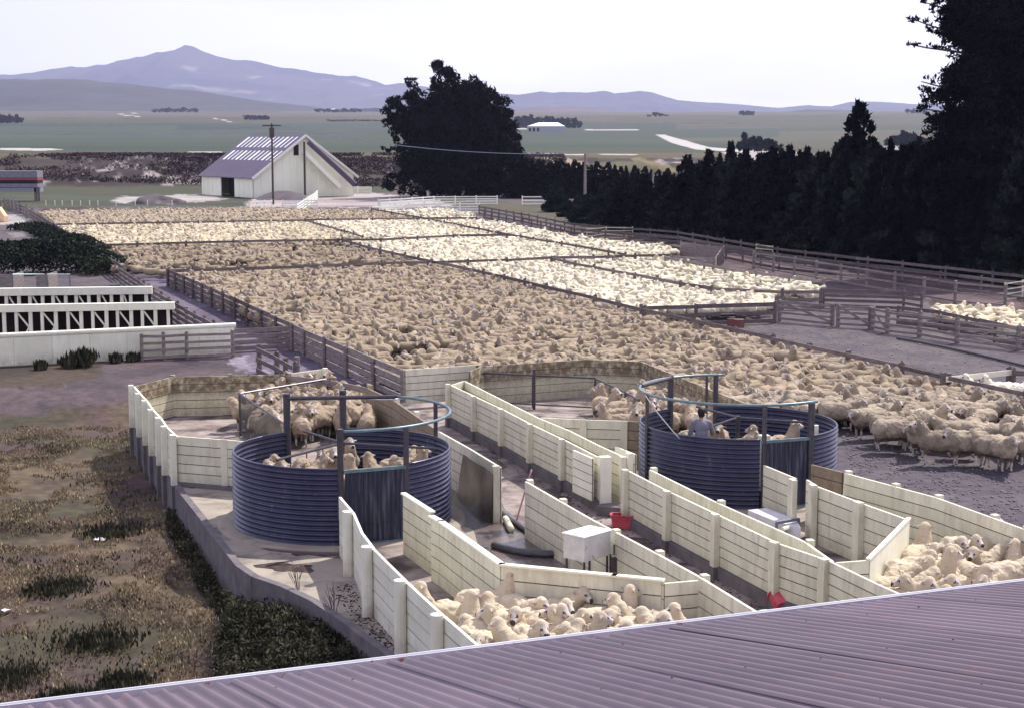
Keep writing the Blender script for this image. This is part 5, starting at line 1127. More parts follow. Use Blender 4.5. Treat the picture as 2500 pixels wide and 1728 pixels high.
# spots near the second round tank and walls stay clear
cand=[]
for wm,base,poly,cell in FL:
    pts=fill(poly,.70,cell,rot=random.uniform(-.4,.4))
    ang=(vnoise(pts[:,0],pts[:,1],.28,3,55)-.5)*1100
    for (x,y),a in zip(pts,ang):
        if math.hypot(x-c2.x,y-c2.y)<Rr2+.6 or math.hypot(x-c.x,y-c.y)<Rr+.6: continue
        if wm=='w_tan' and any((x-u)**2+(y-v)**2<.36 for u,v in used): continue
        gap=vnoise(np.array([x]),np.array([y]),.55,3,91)[0]
        lim={.70:.55,.60:.66 if wm=='w_tan' else .76}.get(cell[0],.74)
        if gap>lim and random.random()<.8: continue
        cand.append((y,x,a+random.uniform(-40,40),wm,base))
cand.sort()
keep=max(0,300-NS); indiv=cand[:keep]; rest=cand[keep:]
zone_lab=[(lambda px_:px_<1250,'dusty tan sheep packed behind the pale board wall left of the right holding pen','dusty sheep behind the pale board wall'),
          (lambda px_:px_<1680,'dusty tan sheep packed behind the curved back wall of the right holding pen','dusty sheep behind the curved wall'),
          (lambda px_:px_<2100,'dusty tan sheep crowded between the right tank and the dark rail fence','dusty sheep between tank and rail'),
          (lambda px_:True,'dusty tan sheep crowded behind the front rank at the right side of the mob','dusty sheep behind the front rank')]
for y,x,a,wm,base in indiv:
    pxx,_=topix(x,y,.7)
    for f_,lb,g in zone_lab:
        if f_(pxx): break
    sheep(x,y,a,wm,lb,g,s=random.uniform(.84,1.02))
# the far rest of the mob as one mass: joined low-detail sheep, same body
def arrays(me):
    me.calc_loop_triangles(); v=np.zeros(len(me.vertices)*3); me.vertices.foreach_get('co',v); t=np.zeros(len(me.loop_triangles)*3,np.int32); me.loop_triangles.foreach_get('vertices',t)
    p=np.zeros(len(me.loop_triangles),np.int32); me.loop_triangles.foreach_get('material_index',p); return v.reshape(-1,3),t.reshape(-1,3),p
LOD=[]
for vox,dec,sm,lg in [(.045,.42,3,True),(.055,.22,2,False),(.065,.13,2,False)]:
    LOD.append([arrays(make_sheep('lod',a,b_,nk,voxel=vox,dec=dec,smooth=sm,legs=lg)) for a,b_,nk in specs[:8]])
VV=[];FF=[];MM=[];CC=[];k=0; st={0:0,1:0,2:0}
for y,x,a,wm,base in rest:
    l=0 if y<75 else (1 if y<105 else 2); v,f,m=LOD[l][random.randrange(8)]; st[l]+=1
    s=random.uniform(.76,.93); ca,sa=math.cos(R(a))*s,math.sin(R(a))*s; q=np.empty_like(v)
    q[:,0]=x+v[:,0]*ca-v[:,1]*sa; q[:,1]=y+v[:,0]*sa+v[:,1]*ca; q[:,2]=v[:,2]*s*random.uniform(.93,1.07)
    VV.append(q);FF.append(f+k);MM.append(m);k+=len(v); tone=random.choice([random.uniform(.78,.95),random.uniform(.9,1.18),random.uniform(.9,1.18)]); c_=np.array([base[0]*tone,base[1]*tone*random.uniform(.98,1.02),base[2]*tone*random.uniform(.92,1.04),1]); CC.append(np.tile(c_,(len(v),1)))
fm=npmesh('sheep_mob',np.concatenate(VV),np.concatenate(FF),[M['w_mass'],M['f_face'],M['f_dark'],M['f_undershade']],mi=np.concatenate(MM),smooth=True,col=np.concatenate(CC))
tag(fm,'great mob of tan and white sheep filling the far drafting pens','sheep',kind='stuff')
print('SHEEP indiv',NS,'mass',len(rest),st,'faces',len(fm.data.polygons))

# ============================================================= person in the right tank
D=c2.y-1.0; q=WD(1713,992,D); px0=(1713-CX)/F*(D*CP+(CH-1.5)*SP); hgt=max(1.50,min(1.84,q.z-FLOOR)); k_=(hgt-.05)/1.75
t=thing('person','dark haired person in a grey shirt standing inside the right tank, back turned','person',(px0,D,FLOOR+.01))
def S(v): return Vector((v[0]*k_,v[1]*k_,v[2]*k_))
def CP_(a,r0,b_,r1): return ('c',S(a),r0*k_,S(b_),r1*k_)
def EP(c_,r): return ('e',S(c_),tuple(x*k_ for x in r))
# facing +Y (away), leaning forward a little, arms down and forward
hip=(0,0,.92); ch=(0,.06,1.28); nk=(0,.10,1.45); hd=(0,.14,1.62)
Lh=(-.27,.34,1.02); Rh=(.30,.38,1.08)
arms=[((-.19,.08,1.38),(-.27,.10,1.12),Lh),((.19,.08,1.38),(.29,.14,1.14),Rh)]
body=[EP(hd,(.076,.094,.115)),EP((0,.20,1.57),(.05,.05,.07)),CP_(nk,.055,hd,.06),('c',S((0,.23,1.615)),.014,S((0,.245,1.59)),.016),EP(ch,(.15,.10,.17)),EP((0,.03,1.08),(.13,.095,.16)),EP(hip,(.155,.11,.12))]
for s in (-1,1): body+=[('e',S((s*.078,.135,1.61)),(.012,.02,.032)),CP_((s*.085,0,.88),.088,(s*.10,.03,.48),.055),CP_((s*.10,.03,.48),.052,(s*.10,-.01,.09),.036),CP_((s*.10,-.01,.05),.04,(s*.11,.15,.03),.032)]
for sh,el,hn in arms:
    sgn=-1 if sh[0]<0 else 1
    body+=[CP_(sh,.052,el,.040),CP_(el,.038,hn,.026)]
    w_=Vector(hn); pd=Vector((0,.9,-.35)).normalized(); sd_=Vector((1,0,0))
    body.append(('c',S(w_),.026,S(w_+pd*.07),.030))
    for j,(off,ln) in enumerate([(-.030,.062),(-.010,.074),(.010,.070),(.030,.055)]):
        b0=w_+pd*.075+sd_*off; b1=b0+pd*ln*.55+Vector((0,0,-.006)); b2=b1+Vector((0,.5,-.85)).normalized()*ln*.5
        body+=[('c',S(b0),.0095,S(b1),.0088),('c',S(b1),.0088,S(b2),.0075)]
    b0=w_+pd*.03-sd_*sgn*.028; b1=b0+(pd*.6-sd_*sgn*.8).normalized()*.045; body.append(('c',S(b0),.011,S(b1),.009))
me=blobmesh('person_body',body,.0075,smooth=3); 
skin=mat('skin',(.36,.20,.14),.55,col2=(.42,.25,.18),scale=10); me.materials.append(skin); me.materials.append(M['f_dark']); me.polygons.foreach_set('use_smooth',[True]*len(me.polygons))
for p in me.polygons:
    q=p.center/k_
    p.material_index = 1 if (q.y>.222 and 1.628<q.z<1.648 and .018<abs(q.x)<.042) else 0
o=bpy.data.objects.new('body',me); COL.objects.link(o); o.parent=t
def cl(name,prims,m,vox=.013,sm=4):
    me=blobmesh(name,prims,vox,smooth=sm); me.materials.append(m); me.polygons.foreach_set('use_smooth',[True]*len(me.polygons)); o=bpy.data.objects.new(name,me); COL.objects.link(o); o.parent=t
shirt=[EP(ch,(.185,.125,.19)),EP((0,.09,1.40),(.17,.085,.06)),EP((0,.03,1.08),(.165,.12,.2)),EP((0,0,.93),(.17,.125,.10)),CP_((-.1,.08,1.41),.07,(.1,.08,1.41),.07)]
for sh,el,hn in arms: shirt+=[CP_(sh,.078,el,.060),CP_(el,.058,tuple(Vector(el).lerp(Vector(hn),.35)),.05)]
cl('shirt',shirt,mat('grey_shirt',(.16,.155,.20),.9,col2=(.22,.21,.26),scale=7,bump=.6,bscale=9))
tr=[EP((0,0,.88),(.165,.12,.10))]
for s in (-1,1): tr+=[CP_((s*.085,0,.86),.10,(s*.10,.03,.48),.072),CP_((s*.10,.03,.48),.07,(s*.10,-.01,.10),.058)]
cl('trousers',tr,mat('dark_trousers',(.035,.035,.06),.9))
hr=[EP((0,.115,1.665),(.095,.108,.098)),EP((0,.075,1.60),(.085,.06,.085))]
for s in range(9): hr.append(('c',S((random.uniform(-.07,.07),random.uniform(.03,.12),random.uniform(1.60,1.74))),.022,S((random.uniform(-.08,.08),random.uniform(.02,.08),random.uniform(1.53,1.66))),.012))
cl('hair',hr,mat('dark_hair',(.018,.010,.012),.7),.009,2)
cl('boots',[CP_((s*.10,-.01,.12),.05,(s*.10,0,.04),.05) for s in (-1,1)]+[CP_((s*.10,0,.03),.045,(s*.115,.17,.02),.038) for s in (-1,1)],M['f_dark'])
# ============================================================= vegetation
def cards(n, pos, size, flat=.0, elong=1.0, seed=0, up=None):
    """n leaf-cluster triangles round the given points -> verts, faces"""
    rs=np.random.RandomState(seed); a=rs.normal(size=(n,3)); a/=np.linalg.norm(a,axis=1)[:,None]
    if up is not None: a=a*(1-up)+np.array([0,0,1])*up*rs.uniform(.4,1,(n,1)); a/=np.linalg.norm(a,axis=1)[:,None]
    b=np.cross(a,rs.normal(size=(n,3))); b/=np.linalg.norm(b,axis=1)[:,None]
    s=(size*rs.uniform(.55,1.35,(n,1)))
    p0=pos-b*s*.45; p1=pos+b*s*.45; p2=pos+a*s*elong; p3=pos-a*s*.5*elong+b*s*.2
    v=np.stack([p0,p1,p2,p3],1).reshape(-1,3); i=np.arange(n)*4
    return v, np.concatenate([np.stack([i,i+1,i+2],1),np.stack([i+1,i,i+3],1)])
def crown_from(t, clumps, m, size, per, seed=0, elong=1.2, name='crown'):
    """clumps: (centre, (rx,ry,rz)); twig tips crowd the outer shell of each clump"""
    rs=np.random.RandomState(seed); P=[]
    for c,r in clumps:
        r=np.array(r); k=max(8,int(per*r[0]*r[2])); d=rs.normal(size=(k,3)); d/=np.linalg.norm(d,axis=1)[:,None]
        rad=rs.uniform(.35,1.0,(k,1))**.6*(1+rs.normal(size=(k,1))*.08); P.append(np.array(c)+d*rad*r)
    P=np.concatenate(P); v,f=cards(len(P),P,size,seed=seed+1,elong=elong,up=.35); v-=np.array(ORG[t.name]); return npmesh(name,v,f,m,parent=t)
def limb(b,p,q,r0,r1,wob=.05,n=5):
    p,q=Vector(p),Vector(q); L=(q-p).length; P=[p.lerp(q,i/n)+(Vector((random.uniform(-1,1),random.uniform(-1,1),random.uniform(-.5,.5)))*wob*L if 0<i<n else Vector()) for i in range(n+1)]; b.tube(P,r0,6,r1=r1)
# big pine clump
D=217.; 
def PX(x,y,D): 
    d=ray(x,y); return (d[0]/d[1]*D, D, CH+d[2]/d[1]*D)
base=PX(1128,482,D); t=thing('pine_clump','big dark pine clump with several ragged tops left of centre','tree',(base[0],D,0)); sc=D/F
lobes=[(1075,172,24,22),(1090,200,34,30),(1080,235,34,40),(1005,208,18,18),(1012,235,28,24),(985,250,34,22),(960,265,26,26),(972,300,34,30),(1030,290,60,50),(1150,205,24,22),(1160,235,44,34),(1195,232,22,20),(1205,262,34,34),(1120,260,60,50),(1232,290,26,26),(1190,320,66,56),(1248,318,18,20),(1110,340,110,66),(1262,350,18,18),(1235,372,40,34),(1268,392,14,14),(1000,345,42,30),(950,363,26,8),(1120,410,120,56),(1230,425,50,44),(1010,400,44,36),(985,432,30,18),(955,440,24,12),(1130,450,116,34),(948,458,12,8),(1000,462,34,14),(1066,160,12,12),(1050,478,30,10),(1150,476,60,12),(1230,470,40,14),(1270,440,14,26),(1210,460,66,22),(1095,300,40,50)]
rn=random.Random(5); cl_=[]
for x,y,rx,ry in lobes:
    for k in range(max(3,int(rx*ry/60))):
        ang=rn.uniform(0,2*math.pi); q=rn.uniform(0,1)**.5; xx=x+rx*q*math.cos(ang)*.85; yy=y+ry*q*math.sin(ang)*.85
        edge=1-min(1,abs(xx-1115)/170)**2; dz=rn.uniform(-1,1)*6.0*max(.15,edge); p=PX(xx,yy,D+dz); s=rn.uniform(.55,1.1)*min(1.5,max(.55,min(rx,ry)*sc*.45)); cl_.append((p,(s*1.1,s*1.1,s*.9)))
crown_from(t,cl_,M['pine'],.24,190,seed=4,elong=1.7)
b=MB()
for x,ty in [(1035,250),(1075,200),(1110,260),(1160,240),(1200,280)]: limb(b,(*PX(x,484,D)[:2],0),PX(x+rn.uniform(-8,8),ty,D),.42,.08,.012,7)
for (x0,y0,x1,y1) in [(1040,370,935,362),(1035,460,945,432),(1170,390,1262,345),(1180,420,1265,395),(1035,300,960,262),(1050,280,1006,200),(1040,470,950,460)]: limb(b,PX(x0,y0+10,D),PX(x1,y1,D),.14,.04,.02)
b.build('trunk',M['bark'],t)
# tall pine at right
D=92.; base=PX(2475,668,D); t=thing('tall_pine','towering dark pine with stepped branches at the right edge','tree',(base[0],D,0)); sc=D/F
lobes=[(2440,-60,190,60),(2300,-30,70,20),(2330,15,60,26),(2290,5,38,14),(2260,60,26,10),(2232,45,9,10),(2300,78,40,14),(2360,85,60,30),(2230,110,18,6),(2262,116,30,8),(2300,118,34,12),(2345,130,36,16),(2380,160,60,34),(2440,60,130,90),(2440,200,130,60),(2350,190,34,20),(2330,205,16,8),(2270,196,12,12),(2262,225,16,18),(2280,240,30,20),(2330,245,52,30),(2250,268,12,9),(2275,285,26,16),(2340,300,70,40),(2440,310,120,60),(2285,325,22,14),(2262,325,6,6),(2330,350,60,30),(2440,390,130,70),(2320,400,60,40),(2330,450,60,40),(2450,480,130,70),(2340,520,70,50),(2440,580,120,60),(2540,100,80,160),(2540,350,80,200)]
cl_=[]
for x,y,rx,ry in lobes:
    for k in range(max(3,int(rx*ry/110))):
        ang=rn.uniform(0,2*math.pi); q=rn.uniform(0,1)**.5; xx=x+rx*q*math.cos(ang)*.9; yy=y+ry*q*math.sin(ang)*.9
        edge=1-min(1,abs(xx-2480)/260)**2; p=PX(xx,yy,D+rn.uniform(-1,1)*4.5*max(.12,edge)); s=rn.uniform(.6,1.1)*min(.95,max(.2,min(rx,ry)*sc*.7)); cl_.append((p,(s*1.25,s*1.25,s*.75)))
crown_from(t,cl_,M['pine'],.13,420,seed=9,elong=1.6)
b=MB(); limb(b,(base[0],D,0),(base[0],D,CH+D*(HZ+200)/F),.5,.12,.01,8)
for (x1,y1,y0) in [(2215,108,150),(2235,50,120),(2262,8,60),(2250,200,260),(2245,265,300),(2262,325,340)]: limb(b,PX(2470,y0,D),PX(x1,y1,D),.12,.03,.015)
b.build('trunk',M['bark'],t)
# conifers: prototypes then copies
def conifer(name,hh,rad,seed,m,tiers=14,per=1.0,size=.22,bush=0.0):
    rad*=1.55
    rs=random.Random(seed); cl=[]
    for i in range(tiers):
        k=(i+.3)/tiers; z=hh*k; r=rad*((1-k)**(.95-.45*bush))*rs.uniform(.75,1.15); n=max(3,int(9*(1-k)+3))
        for j in range(n):
            a=2*math.pi*j/n+rs.uniform(-.4,.4); q=rs.uniform(.35,1.05); cl.append(((r*q*math.cos(a),r*q*math.sin(a),z+rs.uniform(-.15,.3)+.15*q),(max(.12,r*.34),max(.12,r*.34),hh/tiers*.75)))
    cl.append(((0,0,hh*.93),(.22,.22,hh*.04)))
    rs2=np.random.RandomState(seed); P=[]
    for c_,r in cl:
        k=max(14,int(900*per*r[0]*r[2])); d=rs2.normal(size=(k,3)); d/=np.linalg.norm(d,axis=1)[:,None]; P.append(np.array(c_)+d*rs2.uniform(.3,1.05,(k,1))*np.array(r))
    P=np.concatenate(P); v,f=cards(len(P),P,size,seed=seed+3,elong=1.3,up=.45); v[:,2]=np.maximum(v[:,2],.02)
    o=npmesh('crown',v,f,m); tb=MB(); tb.tube([(0,0,-.2),(rs.uniform(-.05,.05),0,hh*.5),(0,0,hh*.95)],.14,6,r1=.02); tr=tb.build('trunk',M['bark']); return o,tr
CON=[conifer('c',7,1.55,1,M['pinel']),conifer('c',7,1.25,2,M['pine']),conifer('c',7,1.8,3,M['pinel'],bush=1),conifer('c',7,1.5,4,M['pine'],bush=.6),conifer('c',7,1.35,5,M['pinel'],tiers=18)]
used_con=set()
def plant(name,label,cat,group,x,y,z,hh,v,wide=1.0,rot=None):
    t=thing(name,label,cat,(x,y,z),group); t.scale=(hh/7*wide,hh/7*wide,hh/7); t.rotation_euler=(0,0,rot if rot is not None else random.uniform(0,6.28))
    for o in CON[v]:
        if (v,o.name) not in used_con and False: pass
        c_=o.copy(); c_.name='crown' if 'crown' in o.name else 'trunk'; COL.objects.link(c_); c_.parent=t
    return t
def base_line(x): return np.interp(x,[1335,1500,1653,1900,2200,2500,2700],[512,560,580,612,655,692,715])
TL=[(1364,455,1.2,1),(1400,490,1.0,0),(1425,480,1.0,1),(1455,430,1.0,0),(1482,445,1.0,2),(1524,430,1.1,0),(1552,470,1,1),(1573,430,1,4),(1600,470,1,0),(1624,427,1.0,0),(1650,440,1,1),(1675,386,1.0,3),(1700,400,1.0,3),(1728,373,.8,1),(1755,385,.8,4),(1781,355,.75,1),(1800,385,.8,3),(1816,373,.8,1),(1848,385,.8,1),(1881,368,.9,3),(1905,375,.8,0),(1923,364,.8,1),(1948,378,.8,1),(1965,368,.7,1),(1985,390,.8,3),(2010,380,.8,1),(2033,364,.8,0),(2060,372,.8,3),(2120,365,.8,1),(2145,372,.8,3),(2167,350,.7,1),(2196,368,.8,0),(2226,346,.7,1),(2250,360,.8,3),(2275,350,.8,1),(2305,345,.8,3),(2340,340,.8,1),(2380,330,.8,3),(2420,335,.8,1),(2460,330,.8,3),(2500,330,.8,1),(2550,330,.8,3),(2600,330,.8,1)]
for i,(x,ty,wd,v) in enumerate(TL):
    yb=base_line(x)-random.uniform(2,7); q=W(x,yb,0); hh=(yb-ty)*q.y/F
    plant('conifer','%s dark conifer from the left in the front of the long row behind the lane'%(ordn[i] if i<20 else '%dth'%(i+1)),'tree','conifer row behind the lane',q.x,q.y,-.03,hh,[2,3,v,3][i%4],(1.15*wd*min(1.0,5.2/hh+.15)) if hh>5 else 1.15)
q=W(2088,base_line(2088)-14,0); plant('conifer','tall pointed conifer standing clear above the row left of the tall pine','tree',None,q.x,q.y,0,(base_line(2088)-14-262)*q.y/F,3,.80)
k=0
for i in range(34):                                   # second rank fills the gaps
    x=1385+i*34+random.uniform(-8,8); yb=base_line(x)-22-random.uniform(0,9); q=W(x,yb,0); ty=np.interp(x,[1385,1480,1640,1700,1800,2000,2200,2600],[500,475,470,420,400,400,385,370])+random.uniform(-6,12)
    plant('conifer','dark conifer in the shaded second rank of the long row','tree','second rank of the conifer row',q.x,q.y,-.03,(yb-ty+16)*q.y/F,[3,2][i%2],1.15)
for i in range(30):                                   # low skirt shrubs on the near side
    x=1350+i*40+random.uniform(-12,12); yb=base_line(x)+random.uniform(-4,3); q=W(x,yb,0)
    plant('bush','low dark bush at the foot of the conifer row','bush','bushes under the conifer row',q.x,q.y,-.03,random.uniform(1.3,3.2),2,random.uniform(1.2,1.9))
# clipped-looking dark hedge of conifers further off
for i in range(30):
    x=1270+i*14.5+random.uniform(-4,4); ty=np.interp(x,[1270,1400,1500,1600,1700],[393,398,408,416,425])+random.uniform(-7,7); yb=484; q=W(x,yb,0)
    plant('conifer','small dark conifer in the far hedge between the big pine clump and the row','tree','far conifer hedge',q.x,q.y,-.03,(yb-ty)*q.y/F,[1,3][i%2],1.25)
# far groves
def far_tree(label,group,x,yb,h_px,w_px,seed=0,z=None):
    q=THIT(x,yb); s=q.y/F; hh=h_px*s; ww=w_px*s; t=thing('far_tree',label,'tree',(q.x,q.y,q.z-.5),group); rs=random.Random(seed+int(x*7)); cl=[]
    for j in range(14): a=rs.uniform(0,6.28); rr_=rs.uniform(0,1)**.5; cl.append(((q.x+ww*.42*rr_*math.cos(a),q.y+ww*.3*rr_*math.sin(a),q.z+hh*rs.uniform(.2,.85)),(ww*.26,ww*.26,hh*.22)))
    P=len(cl); sz=max(.25*hh*.5,.5); rs2=np.random.RandomState(seed); Q=[]
    for c_,r in cl:
        d=rs2.normal(size=(40,3)); d/=np.linalg.norm(d,axis=1)[:,None]; Q.append(np.array(c_)+d*rs2.uniform(.3,1,(40,1))*np.array(r))
    Q=np.concatenate(Q); v,f=cards(len(Q),Q,hh*.13,seed=seed); v-=np.array(ORG[t.name]); npmesh('crown',v,f,M['far'],parent=t)
    b=MB(); b.tube([(q.x,q.y,q.z-1),(q.x,q.y,q.z+hh*.5)],hh*.03,5); b.build('trunk',M['bark'],t)
for i in range(8): far_tree('small dark conifer in the clump at the left edge of the plain','left edge conifer clump',-14+i*9.5,302,[22,19,24,20,23,18,22,16][i],13,i)
for i in range(7): far_tree('round dark tree in the small grove left of the far shed roof','small grove on the left plain',600+i*8.5,294,12,13,20+i)
for i in range(13): far_tree('dark tree in the grove behind the long white barn','grove behind the white barn',1262+i*12.5,314,[30,30,30,32,30,28,30,28,27,26,25,24,18][i],17,40+i)
for i in range(8): far_tree('hazy tree in the line under the dark left hill','tree line under the left hill',378+i*14,263,9+i%3*2,16,60+i)
for i in range(12): far_tree('hazy tree in the distant line left of the big pine clump','distant tree line by the pine clump',772+i*9.5,270-i*.3,8+i%2*2,13,80+i)
for i in range(9): far_tree('flat dark tree in the low line right of the far shed','low tree line on the plain',806+i*19,298,6,24,100+i)
for i in range(3): far_tree('dark tree in the knot on the right skyline','skyline knot of trees',1811+i*12,283,12,15,120+i)
for i in range(9): far_tree('spreading dark tree in the grove above the conifer row','grove above the conifer row',1806+i*12,[372,368,370,372,371,370,372,372,370][i],[26,42,34,38,36,30,34,28,18][i],19,140+i)
for i in range(8): far_tree('dusky tree in the grove left of the tall pine','grove left of the tall pine',2168+i*14,358,[20,26,30,38,34,26,22,20][i],20,160+i)
for i in range(4): far_tree('low tree on the right plain skyline','skyline trees near the tall pine',2215+i*14,278,11,14,180+i)
for i in range(4): far_tree('small tree on the hummock under the right hills','hummock trees',1585+i*14,286,[6,12,10,6][i],15,190+i)
# dark hedge at left
def thicket(name,label,cat,pts,hts,wid,m,size,per,seed,group=None,kind=None,tips=None):
    c=pts[len(pts)//2]; t=thing(name,label,cat,(c[0],c[1],0),group); rs=np.random.RandomState(seed); Q=[]
    for (a,b_),(h0,h1) in zip(zip(pts[:-1],pts[1:]),zip(hts[:-1],hts[1:])):
        L=math.hypot(b_[0]-a[0],b_[1]-a[1]); n=int(per*L*wid*max(h0,h1)); u=rs.uniform(0,1,n); hh=h0+(h1-h0)*u; x=a[0]+(b_[0]-a[0])*u; y=a[1]+(b_[1]-a[1])*u
        w_=rs.uniform(-1,1,n)*wid/2; top=hh*(1-(w_/wid*2)**2*.45)*(.75+.5*vnoise(x*1.0,y+w_,.7,3,seed)); zz=top*rs.uniform(0,1,n)**.45; Q.append(np.stack([x+w_*.3,y+w_,zz-.1],-1))
    Q=np.concatenate(Q); v,f=cards(len(Q),Q,size,seed=seed,elong=1.2); v-=np.array(ORG[t.name]); npmesh('foliage',v,f,m,parent=t)
    b=MB(); 
    for p in pts: b.tube([(p[0],p[1],-.5),(p[0],p[1],.5)],.06,5)
    b.build('stem',M['bark'],t); 
    if kind: t['kind']=kind
    return t
def wp_(x,y): q=W(x,y,0); return (q.x,q.y)
thicket('hedge','large dark bramble hedge left of the mob behind the white frames','hedge',[wp_(-160,668),wp_(40,668),wp_(150,664),wp_(230,660),wp_(282,668)],[2.0,2.0,1.9,1.5,.9],4.5,M['scrub'],.13,110,7)
thicket('hedge','second dark bramble bank rising to the left boundary fence','hedge',[wp_(-100,640),wp_(100,630),wp_(170,612),wp_(230,636)],[1.4,1.3,1.2,.9],6,M['scrub'],.16,60,8)
thicket('hedge','rough dark growth along the far left boundary fence','hedge',[wp_(40,560),wp_(90,566),wp_(140,590),wp_(180,612)],[.7,.9,1.0,1.0],3.0,M['scrub'],.16,60,9)
# scrub and rocks on the far bank (ground cover)
rs=np.random.RandomState(12); n=75000; X_=rs.uniform(-90,10,n); Y_=rs.uniform(258,335,n); k_n=vnoise(X_,Y_,.12,3,4)>.47; X_,Y_=X_[k_n],Y_[k_n]; Z_=terrain(X_,Y_)
Q=np.stack([X_,Y_,Z_+rs.uniform(0,.6,len(X_))],-1); v,f=cards(len(Q),Q,.27,seed=3); M['bankscrub']=leafmat('bank_scrub',(.034,.027,.034),(.066,.050,.052),.1); o=npmesh('bank_scrub',v,f,M['bankscrub']); tag(o,'brown scrub covering the river bank behind the shed','scrub',kind='stuff')
rs=np.random.RandomState(13); n=420; cx_=np.concatenate([rs.normal(-67,3.5,150),rs.uniform(-80,-45,130),rs.uniform(-22,-6,140)]); Y_=np.concatenate([rs.normal(282,6,150),rs.uniform(262,300,130),rs.uniform(275,305,140)])
Q=np.stack([cx_,Y_,terrain(cx_,Y_)+.3],-1); v,f=cards(len(Q),Q,.55,seed=5); o=npmesh('bank_rocks',v,f,mat('pale_rock',(.22,.195,.20),.9)); tag(o,'pale rocks scattered over the river bank','rocks',kind='stuff')
# near grass, weeds and tufts
def tufts(name,label,polys,n,size,m,seed,up=.75,hmax=.2,dens=None,cat='grass',ragged=0):
    rs=np.random.RandomState(seed); pts=[]; P=[wp_(x,y) for x,y in polys]; xs=[p[0] for p in P]; ys=[p[1] for p in P]
    X_=rs.uniform(min(xs),max(xs),n*3); Y_=rs.uniform(min(ys),max(ys),n*3); k=inpoly(X_+(vnoise(X_,Y_,.7,3,seed+1)-.5)*2.4*ragged,Y_+((vnoise(X_,Y_,.5,4,seed+2)-.5)*7+rs.normal(size=len(X_))*.5)*ragged,P)&(left_mask(X_,Y_)>.3 if ragged else True)
    if dens is not None: k&=(vnoise(X_,Y_,dens[0],4,seed)>dens[1])
    X_,Y_=X_[k][:n],Y_[k][:n]; Z_=terrain(X_,Y_)+rs.uniform(0,1,len(X_))**1.5*hmax
    Q=np.stack([X_,Y_,Z_],-1); v,f=cards(len(Q),Q,size,seed=seed,elong=1.6,up=up); o=npmesh(name,v,f,m); return tag(o,label,cat,kind='stuff')
gl=[(-250,1000),(330,985),(330,1120),(430,1270),(560,1420),(760,1500),(900,1600),(880,1900),(-400,1900)]
tufts('grass','dry brown grass covering the slope at lower left',gl,80000,.030,M['grass'],21,dens=(1.3,.44),hmax=.04,ragged=1)
tufts('weeds','scattered dark green weeds in the dry grass',gl,14000,.034,M['weed'],22,dens=(.9,.60),hmax=.07,ragged=1)
wl=[(545,1408),(600,1428),(700,1455),(780,1490),(850,1545),(905,1600),(800,1760),(520,1760),(500,1600),(520,1480)]
tufts('weeds','dense dark leafy weeds against the foot of the curved kerb',wl,90000,.040,M['weed'],23,hmax=.55,up=.5,cat='weeds',ragged=.3)
tufts('weeds','dark weeds growing along the foot of the retaining wall',[(410,1180),(440,1200),(520,1330),(570,1420),(540,1430),(470,1335),(400,1215)],9000,.035,M['weed'],24,hmax=.22,up=.5,cat='weeds')
M['flower']=mat('small_flowers',(.30,.30,.38),.8)
tufts('flowers','tiny pale flowers and dry seed heads among the dense weeds',wl,900,.020,M['flower'],25,hmax=.5,cat='flowers')
def clump(label,x,y,r,h,seed,m='weed',zt=None,n=420,size=.09):
    q=wp_(x,y); z=float(terrain(np.array([q[0]]),np.array([q[1]]))[0]); t=thing('tussock',label,'plant',(q[0],q[1],z)); rs=np.random.RandomState(seed)
    a=rs.uniform(0,6.28,n); rr_=rs.uniform(0,1,n)**.7*r; k=rs.uniform(0,1,n); lean=rr_*(.4+k*.8); Q=np.stack([np.cos(a)*lean,np.sin(a)*lean,k*h*(1-.4*rr_/r)],-1); v,f=cards(n,Q,size,seed=seed,elong=2.2,up=.8); npmesh('leaves',v,f,M[m],parent=t)
for x,y,r,h,s,lb in [(203,893,.5,.62,1,'tall dark flax tussock against the long white wall'),(172,895,.35,.32,2,'dark tussock left of the tall flax on the white wall'),(283,884,.2,.22,3,'small grass tuft at the white wall, left of the timber gate'),(325,880,.2,.18,4,'grass tuft beside the left post of the timber gate'),(100,900,.22,.2,5,'small tuft near the left end of the white wall')]: clump(lb,x,y,r,h,s)
for x,y,r,h,s,lb in [(270,1205,.75,.20,11,'spreading dark weed patch left of the holding pen footing'),(140,1330,.8,.14,12,'dull green weed patch in the middle of the dry slope'),(240,1455,.75,.30,13,'dark bushy weed on the slope at lower left'),(300,1540,.5,.14,15,'flat dark weed below the bushy weed'),(175,1580,.55,.22,16,'dark weed close to the roof edge at lower left'),(20,1530,.7,.15,18,'grey green weed patch at the left frame edge'),(60,1660,.6,.22,19,'dark weeds just above the roof at far lower left'),(230,1650,.7,.26,20,'dark weed clump just above the roof edge')]: clump(lb,x,y+18,r,h*.6,s,n=1000,size=.038)
